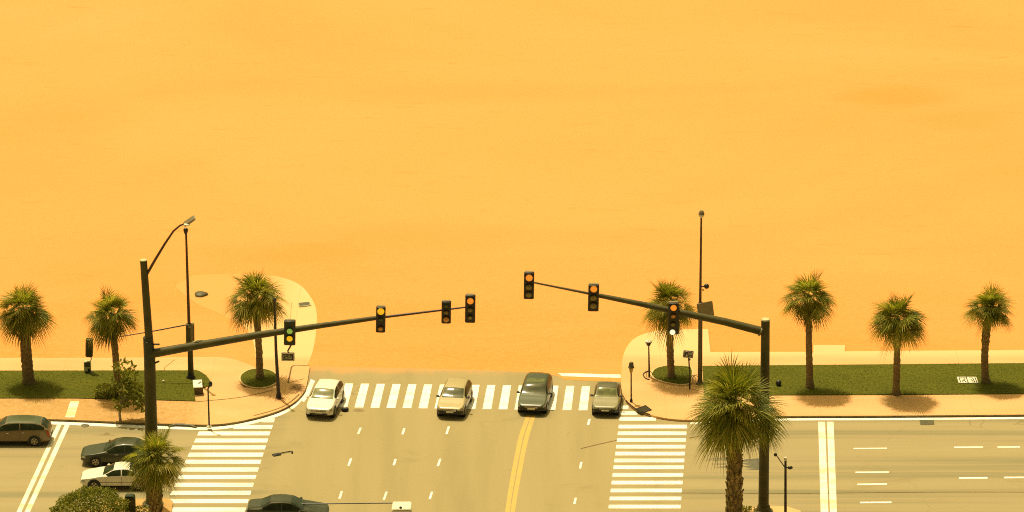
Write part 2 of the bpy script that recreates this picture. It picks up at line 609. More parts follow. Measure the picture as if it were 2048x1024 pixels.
ZP = 0.14
KERB_A = smooth_poly([(-120, 838), (0, 838), (95, 838), (180, 841), (270, 845), (340, 847.5), (420, 849), (470, 844), (520, 833), (560, 820), (586, 806), (602, 791), (611, 777), (616, 755), (620, 731)])
mb = MB()
back = smooth_poly([(515, 737), (480, 722), (445, 714.5), (400, 714), (300, 715), (0, 716), (-120, 716)], 4)
left_walk = KERB_A + back
mb.prism([P(x, y, ZP)[:2] for x, y in left_walk], -0.05, ZP)
o = mb.build("pavement", M["pavement"], smooth=False)
props(o, kind="structure")

KERB_B = smooth_poly([(1244, 785), (1250, 797), (1256, 806), (1268, 816), (1290, 826), (1330, 836), (1380, 839.5), (1470, 836), (1570, 832), (1800, 831), (2160, 828)])
right_back = [(2160, 699), (1690, 702.5), (1690, 690), (1627, 690), (1627, 703.5), (1421, 704), (1416, 658)] + smooth_poly([(1400, 658), (1340, 659), (1305, 663), (1275, 673), (1256, 690), (1246, 713), (1243, 740), (1242, 770), (1244, 785)], 4)
mb = MB()
mb.prism([P(x, y, ZP)[:2] for x, y in KERB_B + right_back[:-1]], -0.05, ZP)
props(mb.build("pavement", M["pavement"], smooth=False), kind="structure")

# curved path across the sand
mb = MB()
outer = smooth_poly([(612, 737), (626, 700), (633, 655), (633, 625), (625, 600), (600, 570), (560, 554), (510, 549), (440, 548), (385, 551)], 5)
inner = smooth_poly([(350, 572), (390, 606), (440, 628), (490, 655), (508, 690), (512, 737)], 5)
mb.prism([P(x, y, 0.006)[:2] for x, y in outer + inner], 0.006, 0.006, True)
props(mb.build("path", M["path"], smooth=False), kind="structure")

# islands
for pts in ([(222, 1006), (236, 1000), (280, 998), (338, 996), (346, 1003), (340, 1040), (330, 1130), (60, 1130), (100, 1040)],
            [(1452, 1034), (1482, 1018), (1530, 1011), (1575, 1013), (1600, 1021), (1612, 1040), (1615, 1130), (1420, 1130)]):
    mb = MB()
    mb.prism([P(x, y, ZP)[:2] for x, y in pts], -0.05, ZP)
    props(mb.build("pavement_island", M["pavement"], smooth=False), kind="structure")


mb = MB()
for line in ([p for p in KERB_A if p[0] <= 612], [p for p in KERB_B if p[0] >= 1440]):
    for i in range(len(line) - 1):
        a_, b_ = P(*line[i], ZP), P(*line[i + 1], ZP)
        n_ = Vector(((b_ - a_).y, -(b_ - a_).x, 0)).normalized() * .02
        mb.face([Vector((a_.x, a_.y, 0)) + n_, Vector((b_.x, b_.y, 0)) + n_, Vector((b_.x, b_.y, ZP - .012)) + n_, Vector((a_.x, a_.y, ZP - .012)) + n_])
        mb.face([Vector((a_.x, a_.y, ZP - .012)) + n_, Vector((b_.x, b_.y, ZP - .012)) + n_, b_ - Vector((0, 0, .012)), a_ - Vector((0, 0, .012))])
props(mb.build("kerb", M["kerbface_shade"], smooth=False), kind="structure")  # added dark strip that paints shade onto the kerb faces


# gutters (white line along the kerb) -------------------------------------------
def band(mb, line, dx0, dy0, dx1, dy1, z):
    for i in range(len(line) - 1):
        (x0, y0), (x1, y1) = line[i], line[i + 1]
        mb.face([P(x0 + dx1, y0 + dy1, z), P(x1 + dx1, y1 + dy1, z), P(x1 + dx0, y1 + dy0, z), P(x0 + dx0, y0 + dy0, z)])


mb = MB()
ka = [p for p in KERB_A if p[0] <= 606]
band(mb, ka[:-1], 0, 5.0, 1.2, 10.5, 0.010)
band(mb, [(600, 800), (609, 788), (616, 772), (622, 758)], 0, 0, 8, 4, 0.0105)
props(mb.build("edge_line", M["white"], smooth=False), kind="structure")
mb = MB()
kb = [p for p in KERB_B if p[0] >= 1380]
band(mb, kb, 0, 5.0, 0, 9.0, 0.010)
props(mb.build("edge_line", M["white"], smooth=False), kind="structure")
mb = MB()
quadpoly(mb, [(1115, 746), (1180, 747.5), (1241, 749), (1241, 755.5), (1180, 754), (1124, 752)], 0.016)
props(mb.build("edge_line", M["white"], smooth=False), kind="structure")
mb = MB()
quadpoly(mb, [(1090, 747), (1118, 750), (1180, 754), (1242, 755), (1242, 766), (1190, 762), (1146, 760), (1128, 759), (1118, 753)], 0.012)
props(mb.build("sand_drift", M["sand"], smooth=False), kind="structure")

# crosswalks ------------------------------------------------------------------
ZM = 0.009
mb = MB()
for i in range(-1, 17):
    k = i / 15
    x = 690.5 + 31.57 * i
    sk = 13.5 - 6.5 * k
    y0, y1 = 767 + 5 * k, 814.5 + 6 * k
    if x > 1180:
        continue
    quadpoly(mb, [(x, y0), (x + 16, y0), (x + 17.5 - sk, y1), (x - sk, y1)], ZM)
props(mb.build("crosswalk", M["white"], smooth=False), kind="structure")

mb = MB()
yl = [837, 850, 863, 877, 891, 905.3, 919.5, 935, 950, 965.5, 981.5, 998, 1015, 1032]
for i, y in enumerate(yl):
    xl = 398 - (y - 863) * 0.458
    xr = 541 - (y - 863) * 0.322
    th = 7.6 + i * 0.06
    if i == 0:
        xl, xr = 527, 550
    if i == 1:
        xl, xr = 470, 546
    quadpoly(mb, [(xl, y), (xr, y), (xr - th * .322, y + th), (xl - th * .458, y + th)], ZM)
props(mb.build("crosswalk", M["white"], smooth=False), kind="structure")

mb = MB()
yr = [811, 822.5, 834, 849.5, 863, 876.3, 889.7, 903.5, 917.3, 931, 946, 961.5, 977.3, 993.3, 1009.5, 1026]
for i, y in enumerate(yr):
    xl = 1241 - (y - 823) * 0.125
    xr = 1374 - (y - 850) * 0.078
    th = 7.2
    if i == 0:
        xr = 1257
    if i == 1:
        xr = 1275
    if i == 2:
        xr = 1312
    quadpoly(mb, [(xl, y), (xr, y), (xr - .5, y + th), (xl - .8, y + th)], ZM)
props(mb.build("crosswalk", M["white"], smooth=False), kind="structure")

# stop lines --------------------------------------------------------------------
for pts in ([(115, 847.5), (124, 847.5), (43, 1023), (33, 1070 - 46)], [(130.5, 848), (140, 848), (60, 1024), (49, 1024)]):
    mb = MB()
    (a, ya), (b_, yb), (c, yc), (d, yd) = pts
    ex = 40
    mb_pts = [(a, ya), (b_, yb), (c - ex * .46, yc + ex), (d - ex * .46, yd + ex)]
    quadpoly(mb, mb_pts, ZM)
    props(mb.build("stop_line", M["stop"], smooth=False), kind="structure")
for pts in ([(1636.5, 843.5), (1650, 843.5), (1658, 1060), (1642.5, 1060)], [(1654, 843.5), (1667, 843.5), (1675, 1060), (1661, 1060)]):
    mb = MB()
    quadpoly(mb, pts, ZM)
    props(mb.build("stop_line", M["stop"], smooth=False), kind="structure")

# lane dashes -------------------------------------------------------------------
mb = MB()
for (x0, y0, x1, y1) in ((721, 855.5, 716, 868), (808.5, 856.5, 805, 868.5), (897.5, 853, 893, 868), (1179, 838, 1176, 850),
                         (702, 917, 697, 931), (791, 918, 787.5, 930.5), (880.5, 917.5, 875.5, 932), (1162.5, 924, 1160, 937),
                         (683.5, 982, 679, 997), (773, 983.5, 767.5, 999.5), (864, 983.5, 859.5, 998), (1151.5, 995.5, 1148.5, 1008)):
    quadpoly(mb, [(x0 - 2, y0), (x0 + 2.4, y0), (x1 + 2.2, y1), (x1 - 2.2, y1)], ZM)
for (x0, x1, y, t) in ((1707, 1774, 896.8, 1.8), (1711, 1778, 944.5, 2.3), (1715, 1774, 968.5, 2.6), (1720, 1783, 1005, 2.8),
                       (1908, 1966, 894.6, 2.4), (1995, 2040, 894.2, 2.4), (1918, 1975, 956, 3), (2008, 2070, 955, 3)):
    quadpoly(mb, [(x0, y - t / 2), (x1, y - t / 2 - .5), (x1, y + t / 2 - .5), (x0, y + t / 2)], ZM)
props(mb.build("lane_marking", M["white"], smooth=False), kind="structure")

mb = MB()
La = [(1057, 830), (1053.5, 841), (1042.5, 872), (1035, 907), (1028, 942), (1021, 982), (1014.5, 1026), (1008, 1070)]
Lb = [(1068, 830), (1064.5, 839), (1054, 872), (1046, 907), (1039.5, 942), (1032, 982), (1025, 1026), (1018, 1070)]
for L in (La, Lb):
    Ls = smooth_poly(L, 4)
    band(mb, Ls, -4.6, 0, 4.4, 0, ZM)
props(mb.build("centre_line", M["yellow"], smooth=False), kind="structure")

# white block on the dusty pavement
mb = MB()
quadpoly(mb, [(141, 802), (158.5, 802), (149, 834.5), (130, 834.5)], ZP + 0.006)
props(mb.build("pavement_marking", M["stop"], smooth=False), kind="structure")

# joints, cracks, stains and painted shadow streaks -----------------------------------------------------
mb = MB()


def thinline(mb, pts, w, z):
    for i in range(len(pts) - 1):
        (x0, y0), (x1, y1) = pts[i], pts[i + 1]
        a, b_ = P(x0, y0, z), P(x1, y1, z)
        n = Vector((-(b_ - a).y, (b_ - a).x, 0)).normalized() * (w / 2)
        mb.face([a - n, b_ - n, b_ + n, a + n])


thinline(mb, smooth_poly([(392, 803.5), (430, 800), (470, 796), (510, 789), (545, 780)], 3), 0.10, ZP + .005)
thinline(mb, [(576, 766), (583, 734), (588, 730.5), (619, 731.5)], 0.10, ZP + .005)
thinline(mb, [(578, 765), (609, 757)], 0.06, ZP + .006)
thinline(mb, smooth_poly([(508, 831), (545, 821), (575, 808), (598, 789)], 3), 0.10, ZP + .006)
thinline(mb, [(1384, 779), (1400, 782), (1410, 785)], 0.06, ZP + .005)
thinline(mb, [(328, 742), (329, 735), (350, 719)], 0.04, ZP + .005)
props(mb.build("pavement_joint", M["joint"], smooth=False), kind="structure")

mb = MB()
thinline(mb, [(1362, 985.5), (1500, 986.6), (1620, 986.4), (1760, 985), (1900, 983.8), (2100, 984)], 0.07, ZM + .004)
thinline(mb, [(1162, 897), (1190, 890), (1235, 880)], 0.09, ZM + .004)
thinline(mb, [(1378, 876), (1405, 871)], 0.10, ZM + .004)
props(mb.build("road_joint", M["joint"], smooth=False), kind="structure")

mb = MB()
random.seed(5)


def blob(mb, cx, cy, rx, ry, z, n=18, jag=0.15):
    quadpoly(mb, [(cx + rx * math.cos(a) * (1 + random.uniform(-jag, jag)), cy + ry * math.sin(a) * (1 + random.uniform(-jag, jag))) for a in [2 * math.pi * k / n for k in range(n)]], z)


blob(mb, 214, 867, 6, 2.2, 0.0065)
quadpoly(mb, [(180, 870), (200, 869), (215, 868), (235, 871), (215, 871)], 0.0058)
blob(mb, 718, 821, 12, 3.0, 0.0065)
props(mb.build("road_stain", M["stain"], smooth=False), kind="structure")
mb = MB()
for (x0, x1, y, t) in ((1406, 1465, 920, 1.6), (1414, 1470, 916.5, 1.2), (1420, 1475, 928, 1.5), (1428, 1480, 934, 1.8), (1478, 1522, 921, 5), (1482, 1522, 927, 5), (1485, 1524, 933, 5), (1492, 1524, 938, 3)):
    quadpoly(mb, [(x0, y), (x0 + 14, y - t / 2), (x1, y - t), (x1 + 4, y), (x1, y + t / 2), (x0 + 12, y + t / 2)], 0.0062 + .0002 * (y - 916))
props(mb.build("painted_shadow", M["shadow_streaks"], smooth=False), kind="structure")  # flat dark streaks: a road shadow painted as colour


# ------------------------------------------------------------------ lawns
def lawn(poly, blades, seed, label_kind="grass", lift=0.05, step=0.35):
    random.seed(seed)
    z = ZP + lift
    pts = [P(x, y, ZP)[:2] for x, y in poly]
    mb = MB()
    mb.tint = 0.0
    mb.prism(pts, ZP - 0.02, z)
    xs_, ys_ = [p[0] for p in pts], [p[1] for p in pts]
    cnt = 0
    n = len(pts)

    def inside(x, y):
        c = False
        j = n - 1
        for i in range(n):
            if (pts[i][1] > y) != (pts[j][1] > y) and x < (pts[j][0] - pts[i][0]) * (y - pts[i][1]) / (pts[j][1] - pts[i][1]) + pts[i][0]:
                c = not c
            j = i
        return c
    while cnt < blades:
        x, y = random.uniform(min(xs_), max(xs_)), random.uniform(min(ys_), max(ys_))
        if not inside(x, y):
            continue
        cnt += 1
        a = random.uniform(0, 2 * math.pi)
        h = random.uniform(.01, .035)
        w = random.uniform(.02, .05)
        lx, ly = random.uniform(-.05, .05), random.uniform(-.05, .05)
        mb.tint = random.random() ** 2.5
        mb.face([(x - w * math.cos(a), y - w * math.sin(a), z - .01), (x + w * math.cos(a), y + w * math.sin(a), z - .01), (x + lx, y + ly, z + h)])
    o = mb.build("grass", M["grass"], smooth=False)
    props(o, kind="stuff")
    return o


LAWN_A = [(-120, 742), (0, 742.5), (370, 742), (392, 741)] + smooth_poly([(400, 744), (412, 752), (420, 762), (423, 768), (418, 772), (404, 778), (389, 784)], 3) + [(391, 803), (290, 800), (150, 797), (-120, 797)]
lawn(LAWN_A, 9000, 1)
LAWN_B = [(1405, 733), (2160, 726.5), (2160, 787.5), (1800, 790), (1560, 791), (1408, 792)]
lawn(LAWN_B, 12000, 2)
ring_a = [(518 + 37 * math.cos(a), 758 + 19 * math.sin(a)) for a in [2 * math.pi * k / 28 for k in range(28)]]
ring_b = smooth_poly([(1304, 750), (1310, 741), (1325, 735.5), (1345, 734), (1368, 735), (1382, 739), (1382, 762), (1376, 769), (1355, 770), (1325, 764), (1308, 757)], 3)


# planter kerbs
def planter(name, ring, label, grow, h):
    cx = sum(p[0] for p in ring) / len(ring)
    cy = sum(p[1] for p in ring) / len(ring)
    base = P(cx, cy, ZP)
    pts_in = [P(x, y, ZP) for x, y in ring]
    t = MB()
    rows = []
    for p in pts_in:
        d = (p - base)
        q = base + d * (1 + grow / max(d.length, .1))
        rows.append([Vector((p.x, p.y, ZP)), Vector((p.x, p.y, ZP + h)), Vector((q.x, q.y, ZP + h)), Vector((q.x, q.y, ZP))])
    rows.append(rows[0])
    t.grid(rows)
    o = t.build(name, M["kerb"], smooth=False)
    props(o, label, "planter kerb")
    return o


planter("planter_kerb", ring_a, "pale round kerb edging the mulched bed of a palm beside the slim black lamp post", .12, .07)
planter("planter_kerb", ring_b, "pale oval kerb edging the grassy bed of the palm on the corner plaza", .14, .08)
lawn(ring_a, 700, 3)
lawn(ring_b, 1500, 4, lift=0.10)
mb = MB()
quadpoly(mb, [(481, 768), (486, 765.5), (500, 768), (512, 775), (500, 776), (488, 774)], ZP + .012)
props(mb.build("dirt", M["mulch"], smooth=False), kind="structure")


# ------------------------------------------------------------------ palms
def fan(mb, rng, o, az, el, pet, fr, nseg, droop, fold):
    d = Vector((math.cos(az) * math.cos(el), math.sin(az) * math.cos(el), math.sin(el)))
    side = Vector((-math.sin(az), math.cos(az), 0))
    p = Vector(o)
    pts = [p.copy()]
    for k in range(4):
        d = (d + Vector((0, 0, -droop * 0.07))).normalized()
        p = p + d * (pet / 4)
        pts.append(p.copy())
    w = 0.022
    for k in range(4):
        mb.face([pts[k] - side * w, pts[k] + side * w, pts[k + 1] + side * w * .8, pts[k + 1] - side * w * .8])
    T = d
    S = (side + Vector((0, 0, rng.uniform(-.95, .95)))).normalized()
    S = (S - T * S.dot(T)).normalized()
    N = S.cross(T)
    if N.z < 0:
        N = -N
    half = R(rng.uniform(88, 118))
    base_t = mb.tint
    for s in range(nseg):
        ph = -half + 2 * half * (s + .5) / nseg + rng.uniform(-.03, .03)
        dd = (T * math.cos(ph) + S * math.sin(ph) + N * fold * abs(math.sin(ph))).normalized()
        L = fr * (0.72 + 0.34 * math.cos(ph * .8)) * rng.uniform(.86, 1.10)
        W = dd.cross(N).normalized()
        w0 = fr * .42 * (2 * half / nseg) * .40
        rowsp = []
        for r, ww in ((.04, .12), (.42, 1.0), (.74, .55), (1.0, .0)):
            q = p + dd * (L * r) + T * (0) + Vector((0, 0, -droop * (.20 + .34 * max(0, math.cos(el))) * L * r * r * (0.6 + .6 * abs(math.sin(ph))))) - T * 0.0
            rowsp.append((q, w0 * ww))
        mb.tint = max(0, min(1, base_t + rng.uniform(-.28, .32)))
        for k in range(3):
            (a, wa), (b_, wb) = rowsp[k], rowsp[k + 1]
            if k < 2:
                mb.face([a - W * wa, a + W * wa, b_ + W * wb, b_ - W * wb])
            else:
                mb.face([a - W * wa, a + W * wa, b_])
    mb.tint = base_t


def palm(label, base_px, zb, heart_px, rad_px, trunk_px, nleaf, seed, skirt=0, boots=0.0, mid=None, squash=1.0, leafseg=24, lo=-48.0, extra=(), lean=0.0):
    rng = random.Random(seed)
    base = P(base_px[0], base_px[1], zb)
    Y = base.y
    heart = V(heart_px[0], heart_px[1], Y)
    s = mpp(heart)
    RR = rad_px * s
    t = thing("palm_tree", label, "palm tree", base, 0, "palm trees along the roadside")
    # trunk
    pts, rad = [], []
    n = 26
    ctrl = [base, V(mid[0], mid[1], Y) if mid else base.lerp(heart, .5), heart]
    mb = MB()
    rows = []
    ns = 14
    for i in range(n + 1):
        k = i / n
        c = ctrl[0] * ((1 - k) ** 2) + (ctrl[1] * 2 - (ctrl[0] + ctrl[2]) * .5) * (2 * k * (1 - k)) + ctrl[2] * (k * k)
        r = s * (trunk_px[0] * (1 - k) + trunk_px[1] * k) / 2
        r *= 1 + .28 * max(0, 1 - k * 9)
        rows.append([c + Vector((math.cos(2 * math.pi * a / ns), math.sin(2 * math.pi * a / ns), 0)) * r * (1 + rng.uniform(-.08, .08) + (.05 if i % 2 else -.04)) for a in range(ns)])
    mb.grid(rows, True)
    mb.face(rows[-1])
    mb.build("trunk", M["bark"], t)
    H = (heart - base).length
    if boots > 0:
        mb = MB()
        cnt = int(36 * boots * H / (s * trunk_px[1]) * .55)
        for i in range(cnt):
            k = 1 - boots * (i + rng.random()) / cnt
            c = base.lerp(heart, k)
            if mid:
                c = ctrl[0] * ((1 - k) ** 2) + (ctrl[1] * 2 - (ctrl[0] + ctrl[2]) * .5) * (2 * k * (1 - k)) + ctrl[2] * (k * k)
            r = s * (trunk_px[0] * (1 - k) + trunk_px[1] * k) / 2
            a = i * 2.39996 + rng.uniform(-.3, .3)
            rd = Vector((math.cos(a), math.sin(a), 0))
            tg = Vector((-math.sin(a), math.cos(a), 0))
            w = r * .30
            hgt = r * rng.uniform(.9, 1.5)
            sgn = rng.choice((-1, 1)) * .5
            p0 = c + rd * r * .96
            p1 = c + rd * r * rng.uniform(1.15, 1.38) + Vector((0, 0, hgt)) + tg * w * sgn * 1.6
            q = rd * r * .16
            mb.face([p0 - tg * w, p0 + tg * w, p1 + tg * w * .5, p1 - tg * w * .5])
            mb.face([p0 - tg * w - q, p0 - tg * w, p1 - tg * w * .5, p1 - tg * w * .5 - q])
            mb.face([p0 + tg * w, p0 + tg * w - q, p1 + tg * w * .5 - q, p1 + tg * w * .5])
            mb.face([p1 - tg * w * .5, p1 + tg * w * .5, p1 + tg * w * .5 - q, p1 - tg * w * .5 - q])
        mb.build("leaf_bases", M["boot"], t, smooth=False)
    mb = MB()
    for i in range(nleaf):
        k = (i + .5) / nleaf
        az = i * 2.39996 + rng.uniform(-.35, .35)
        sl = math.sin(R(lo))
        el = math.asin(max(-.99, min(.95, .985 - (.985 - sl) * k ** .92))) + R(rng.uniform(-9, 9))
        mb.tint = max(0, min(1, .10 + .58 * rng.random() + .25 * k * rng.random()))
        pet = RR * rng.choice((.16, .34, .46, .52)) * rng.uniform(.9, 1.1)
        fr = RR * rng.uniform(.55, .72)
        hh = heart + Vector((rng.uniform(-.06, .06), rng.uniform(-.06, .06), -.22 * RR * k))
        droop = .55 + .9 * k + rng.uniform(-.25, .35)
        if squash != 1.0:
            pet *= 1 - (1 - squash) * abs(math.sin(el))
        fan(mb, rng, hh, az, el, pet, fr, leafseg, droop, rng.uniform(.12, .45))
    for (az_d, el_d, pm, fm) in extra + ((-88, 80, .30, .78), (-60, 66, .34, .70), (-125, 64, .34, .70), (-92, 28, .28, .66), (-48, 24, .36, .60), (-134, 26, .36, .60)):
        mb.tint = .3 + .3 * rng.random()
        fan(mb, rng, heart, R(az_d), R(el_d), RR * pm, RR * fm, leafseg, 1.1, .3)
    mb.build("crown", M["palm"], t, smooth=False)
    if skirt:
        mb = MB()
        for i in range(skirt):
            mb.tint = rng.random()
            fan(mb, rng, heart - Vector((0, 0, .22 * RR)), i * 2.39996 + rng.uniform(-.5, .5), R(rng.uniform(-75, -52)), RR * rng.uniform(.22, .42), RR * rng.uniform(.45, .65), 16, 1.6, .7)
        mb.build("dead_fronds", M["dead"], t, smooth=False)
    return t


palm("wide palm with shaggy brown skirt and thick trunk on the lawn by the brown estate", (58, 767), ZP, (47, 616), 60, (24, 20), 42, 11, skirt=14, lo=-16, mid=(52, 700), extra=((0, -8, .6, .55), (180, -10, .6, .55), (-20, -28, .6, .5), (170, 20, .6, .5), (-70, -20, .3, .6)))
palm("palm with a ragged crown behind the leafy sapling, beside the upright grey panel", (238, 790), ZP, (223, 626), 56, (15, 12), 34, 12, skirt=3, lo=-14, mid=(231, 710), extra=((-10, -12, .62, .5), (200, -22, .6, .5), (-80, -62, .35, .6), (-100, -30, .3, .6), (190, 8, .65, .5)))
palm("palm in the round mulched bed beside the slim black lamp post", (520, 757), ZP, (511, 590), 63, (15, 12), 42, 13, lo=-20, mid=(517, 680), extra=((0, 5, .66, .52), (-8, -20, .62, .52), (195, -28, .6, .52), (180, 0, .6, .5), (-85, -25, .3, .6)))
palm("palm in the grassy oval bed on the corner plaza, behind the signal arm", (1343, 757), ZP, (1338, 606), 58, (15, 12), 38, 14, lo=-22, mid=(1340, 690), extra=((0, -14, .62, .55), (185, -16, .6, .55), (-90, -30, .3, .65), (-85, 80, .3, .7)))
palm("tallest lawn palm with a hanging tuft of old fronds, next to the small square slab", (1620, 776), ZP, (1617, 590), 58, (15, 11), 32, 15, skirt=7, lo=-6, mid=(1618, 690), extra=((-10, 4, .6, .52), (15, -8, .58, .5), (180, -22, .62, .5), (190, 6, .6, .5), (-90, -70, .25, .55), (-90, -15, .25, .6)))
palm("dense evenly rounded palm between the tallest lawn palm and the bent-trunk palm", (1792, 789), ZP, (1795, 636), 59, (15, 12), 46, 16, lo=-12, mid=(1794, 720), extra=((0, -10, .5, .6), (180, -10, .5, .6), (-90, -12, .25, .7), (-60, -45, .25, .5), (-120, -45, .25, .5), (-5, 22, .5, .6), (185, 22, .5, .6)))
palm("lawn palm with a bent pale trunk next to the white cover plate", (1972, 766), ZP, (1980, 614), 54, (16, 13), 36, 17, lo=-4, mid=(1970, 700), boots=.45, extra=((-8, -28, .62, .5), (0, 0, .55, .55), (180, 0, .55, .55), (-90, -5, .25, .7)))
palm("largest palm with a criss-cross trunk, in front of the thick mast pole", (1467, 1052), ZP, (1467, 808), 93, (29, 25), 54, 18, lo=-42, boots=.97, leafseg=28, mid=(1469, 930), extra=((-8, -2, .80, .50), (-20, -14, .76, .50), (-12, -24, .84, .48), (-90, -20, .25, .7), (-85, 85, .3, .75), (-100, -50, .2, .6), (-60, -48, .25, .6), (190, -14, .55, .5)))
palm("short shaggy palm in front of the tall mast pole, beside the dark bin", (312, 1062), ZP, (311, 912), 64, (24, 21), 44, 19, skirt=3, lo=-44, boots=.95, leafseg=26, mid=(312, 990), extra=((-12, 4, .6, .5), (15, 28, .55, .55), (-90, 10, .25, .7), (-100, -45, .25, .6), (190, 20, .6, .5)))


# ------------------------------------------------------------------ shrubs and sapling
def leafy(mb, rng, c, rx, ry, rz, n, ls, bias=.55):
    for i in range(n):
        while True:
            d = Vector((rng.uniform(-1, 1), rng.uniform(-1, 1), rng.uniform(-1, 1)))
            if .05 < d.length < 1:
                break
        rr = d.length ** bias
        d.normalize()
        lump = 1 + .22 * mnoise.noise(d * 2.3 + Vector(c))
        p = Vector(c) + Vector((d.x * rx, d.y * ry, d.z * rz)) * rr * lump
        a = Vector((rng.gauss(0, 1), rng.gauss(0, 1), rng.gauss(0, 1))).normalized()
        a = (a + d * .8).normalized()
        b_ = a.cross(Vector((rng.gauss(0, 1), rng.gauss(0, 1), rng.gauss(0, 1)))).normalized()
        l = ls * rng.uniform(.7, 1.3)
        mb.tint = rng.random() * .55 + (.25 if mnoise.noise(p * 1.7) > 0 else 0)
        mb.face([p, p + a * l * .5 + b_ * l * .28, p + a * l, p + a * l * .5 - b_ * l * .28])


def shrub(name, label, cat, px, zb, rx, rz, n, ls, seed, stems=True, mat="bush"):
    rng = random.Random(seed)
    base = P(px[0], px[1], zb)
    t = thing(name, label, cat, base)
    c = base + Vector((0, 0, rz * .95))
    mb = MB()
    leafy(mb, rng, c, rx, rx * .9, rz, n, ls)
    mb.build("foliage", M[mat], t, smooth=False)
    mb = MB()
    for k in range(7):
        a = rng.uniform(0, 6.28)
        e = c + Vector((math.cos(a) * rx * .6, math.sin(a) * rx * .6, rz * rng.uniform(-.1, .5)))
        mb.tube([base + Vector((0, 0, -.03)), base.lerp(e, .5) + Vector((0, 0, .1)), e], [.035, .025, .01], 6)
    mb.build("stem", M["bark"], t)
    return t


shrub("round_shrub", "round dense olive shrub beside the dark bin on the island kerb", "shrub", (181, 1056), ZP, 2.15, 1.15, 11000, .13, 31)
shrub("small_shrub", "small dark shrub on the lawn at the foot of the sapling", "shrub", (212, 794), ZP, .72, .42, 900, .14, 32)
shrub("low_shrub", "low scrubby plant between the dark bin and the short palm's trunk", "shrub", (283, 1034), ZP, .55, .33, 500, .13, 33)
shrub("low_shrub", "low grassy plant at the foot of the largest palm", "shrub", (1494, 1034), ZP, .6, .28, 600, .13, 34)

base = P(241, 842, ZP)
t = thing("sapling", "leafy sapling with a pale thin trunk by the kerb, leaning over the lawn edge", "young tree", base)
rng = random.Random(40)
Y = base.y
mb = MB()
fork = V(242, 812, Y)
mb.tube([base, V(239, 828, Y), fork], [.09, .08, .06], 8)
ends = []
for (x, y, dy, r) in ((246, 745, .8, .62), (236, 770, .3, .4), (257, 757, .5, .5), (282, 790, 0.1, .75), (262, 800, .2, .55), (240, 808, 0, .45), (288, 808, .0, .5), (250, 780, .2, .5), (270, 782, .2, .55)):
    e = V(x, y, Y) + Vector((0, dy, 0))
    ends.append((e, r))
    mid_ = fork.lerp(e, .5) + Vector((0, 0, .15))
    mb.tube([fork, mid_, e], [.05, .03, .012], 6)
mb.build("trunk", M["bark_pale"], t)
mb = MB()
for e, r in ends:
    leafy(mb, rng, e, r, r, r * .8, int(220 * r * r) + 40, .26, .8)
mb.build("crown", M["bush"], t, smooth=False)


# ------------------------------------------------------------------ poles and signals
def pole_part(name, mat, parent, pts, rad, n=14):
    mb = MB()
    mb.tube(pts, rad, n)
    return mb.build(name, mat, parent)


# --- near mast pole at the left corner island
b1 = P(306, 1008, ZP)
Y1 = b1.y
s1 = mpp(b1)
ml = thing("mast_arm_pole", "tall dark olive mast pole rising behind the short palm, carrying a curved street lamp arm", "signal pole", b1)
top1 = V(287, 521, Y1)
jn = V(299, 706, Y1)
pole_part("pole", M["pole"], ml, [b1, b1.lerp(jn, .5), jn], [.40, .36, .33])
pole_part("upper_pole", M["pole"], ml, [V(298, 676, Y1), top1], [.235, .205])
mb = MB()
mb.tube([jn - Vector((0, 0, .35)), V(296, 674, Y1)], [.34, .29], 14)
mb.box(V(296, 683, Y1) + Vector((0, -.30, 0)), (.22, .12, .16), None, .03)
mb.box(jn + Vector((.42, -.05, .55)), (.38, .10, .10), None, .02)
mb.box(jn + Vector((.40, -.05, -.55)), (.34, .10, .10), Matrix.Rotation(-.4, 3, "Y"), .02)
mb.build("collar", M["housing_green"], ml)
mb = MB()
mb.tube([top1, top1 + Vector((0, 0, .05))], [.215, .20], 14)
mb.build("cap", M["cap"], ml)
mb = MB()
mb.lathe(b1, [(.62, 0), (.62, .06), (.45, .10), (.42, .3)], 16)
mb.build("base_plate", M["pole"], ml)
# arm
arm_pts = [V(304, 707, Y1), V(400, 690, Y1), V(520, 669.5, Y1), V(650, 650, Y1), V(752, 636, Y1)]
pole_part("signal_arm", M["pole"], ml, arm_pts, [.27, .24, .21, .16, .13])
pole_part("arm_tip", M["polebrown"], ml, [V(752, 636, Y1), V(885, 620, Y1), V(934, 614, Y1)], [.085, .06, .05])
mb = MB()
mb.tube([V(386, 690, Y1) + Vector((0, -.02, .16)), V(396, 684.5, Y1) + Vector((0, -.05, .14)), V(404, 680, Y1)], [.05, .04, .03], 6)
mb.tube([V(404, 680, Y1), V(408, 683, Y1)], [.03, .02], 6)
mb.box(V(434, 681, Y1) + Vector((0, -.02, .04)), (1.0, .12, .10), Matrix.Rotation(R(-9), 3, "Y"), .03)
mb.build("cable_bracket", M["cap"], ml)
# luminaire on a curved arm
lum = [V(293, 550, Y1), V(310, 520, Y1), V(330, 487, Y1), V(347, 462, Y1), V(360, 451, Y1), V(370, 447.5, Y1)]
pole_part("lamp_arm", M["polebrown"], ml, lum, [.085, .08, .07, .06, .055, .05], 10)
mb = MB()
c = V(379, 442, Y1)
rot = Matrix.Rotation(R(-35), 3, "Y") @ Matrix.Rotation(R(28), 3, "X")
mb.box(c, (.80, .42, .14), rot, .06)
lh = mb.build("lamp_head", M["signgrey"], ml)
mb = MB()
mb.box(V(374, 446, Y1) + Vector((0, -.1, -.06)), (.34, .26, .13), None, .05)
mb.build("lamp_bracket", M["offwhite"], lh)

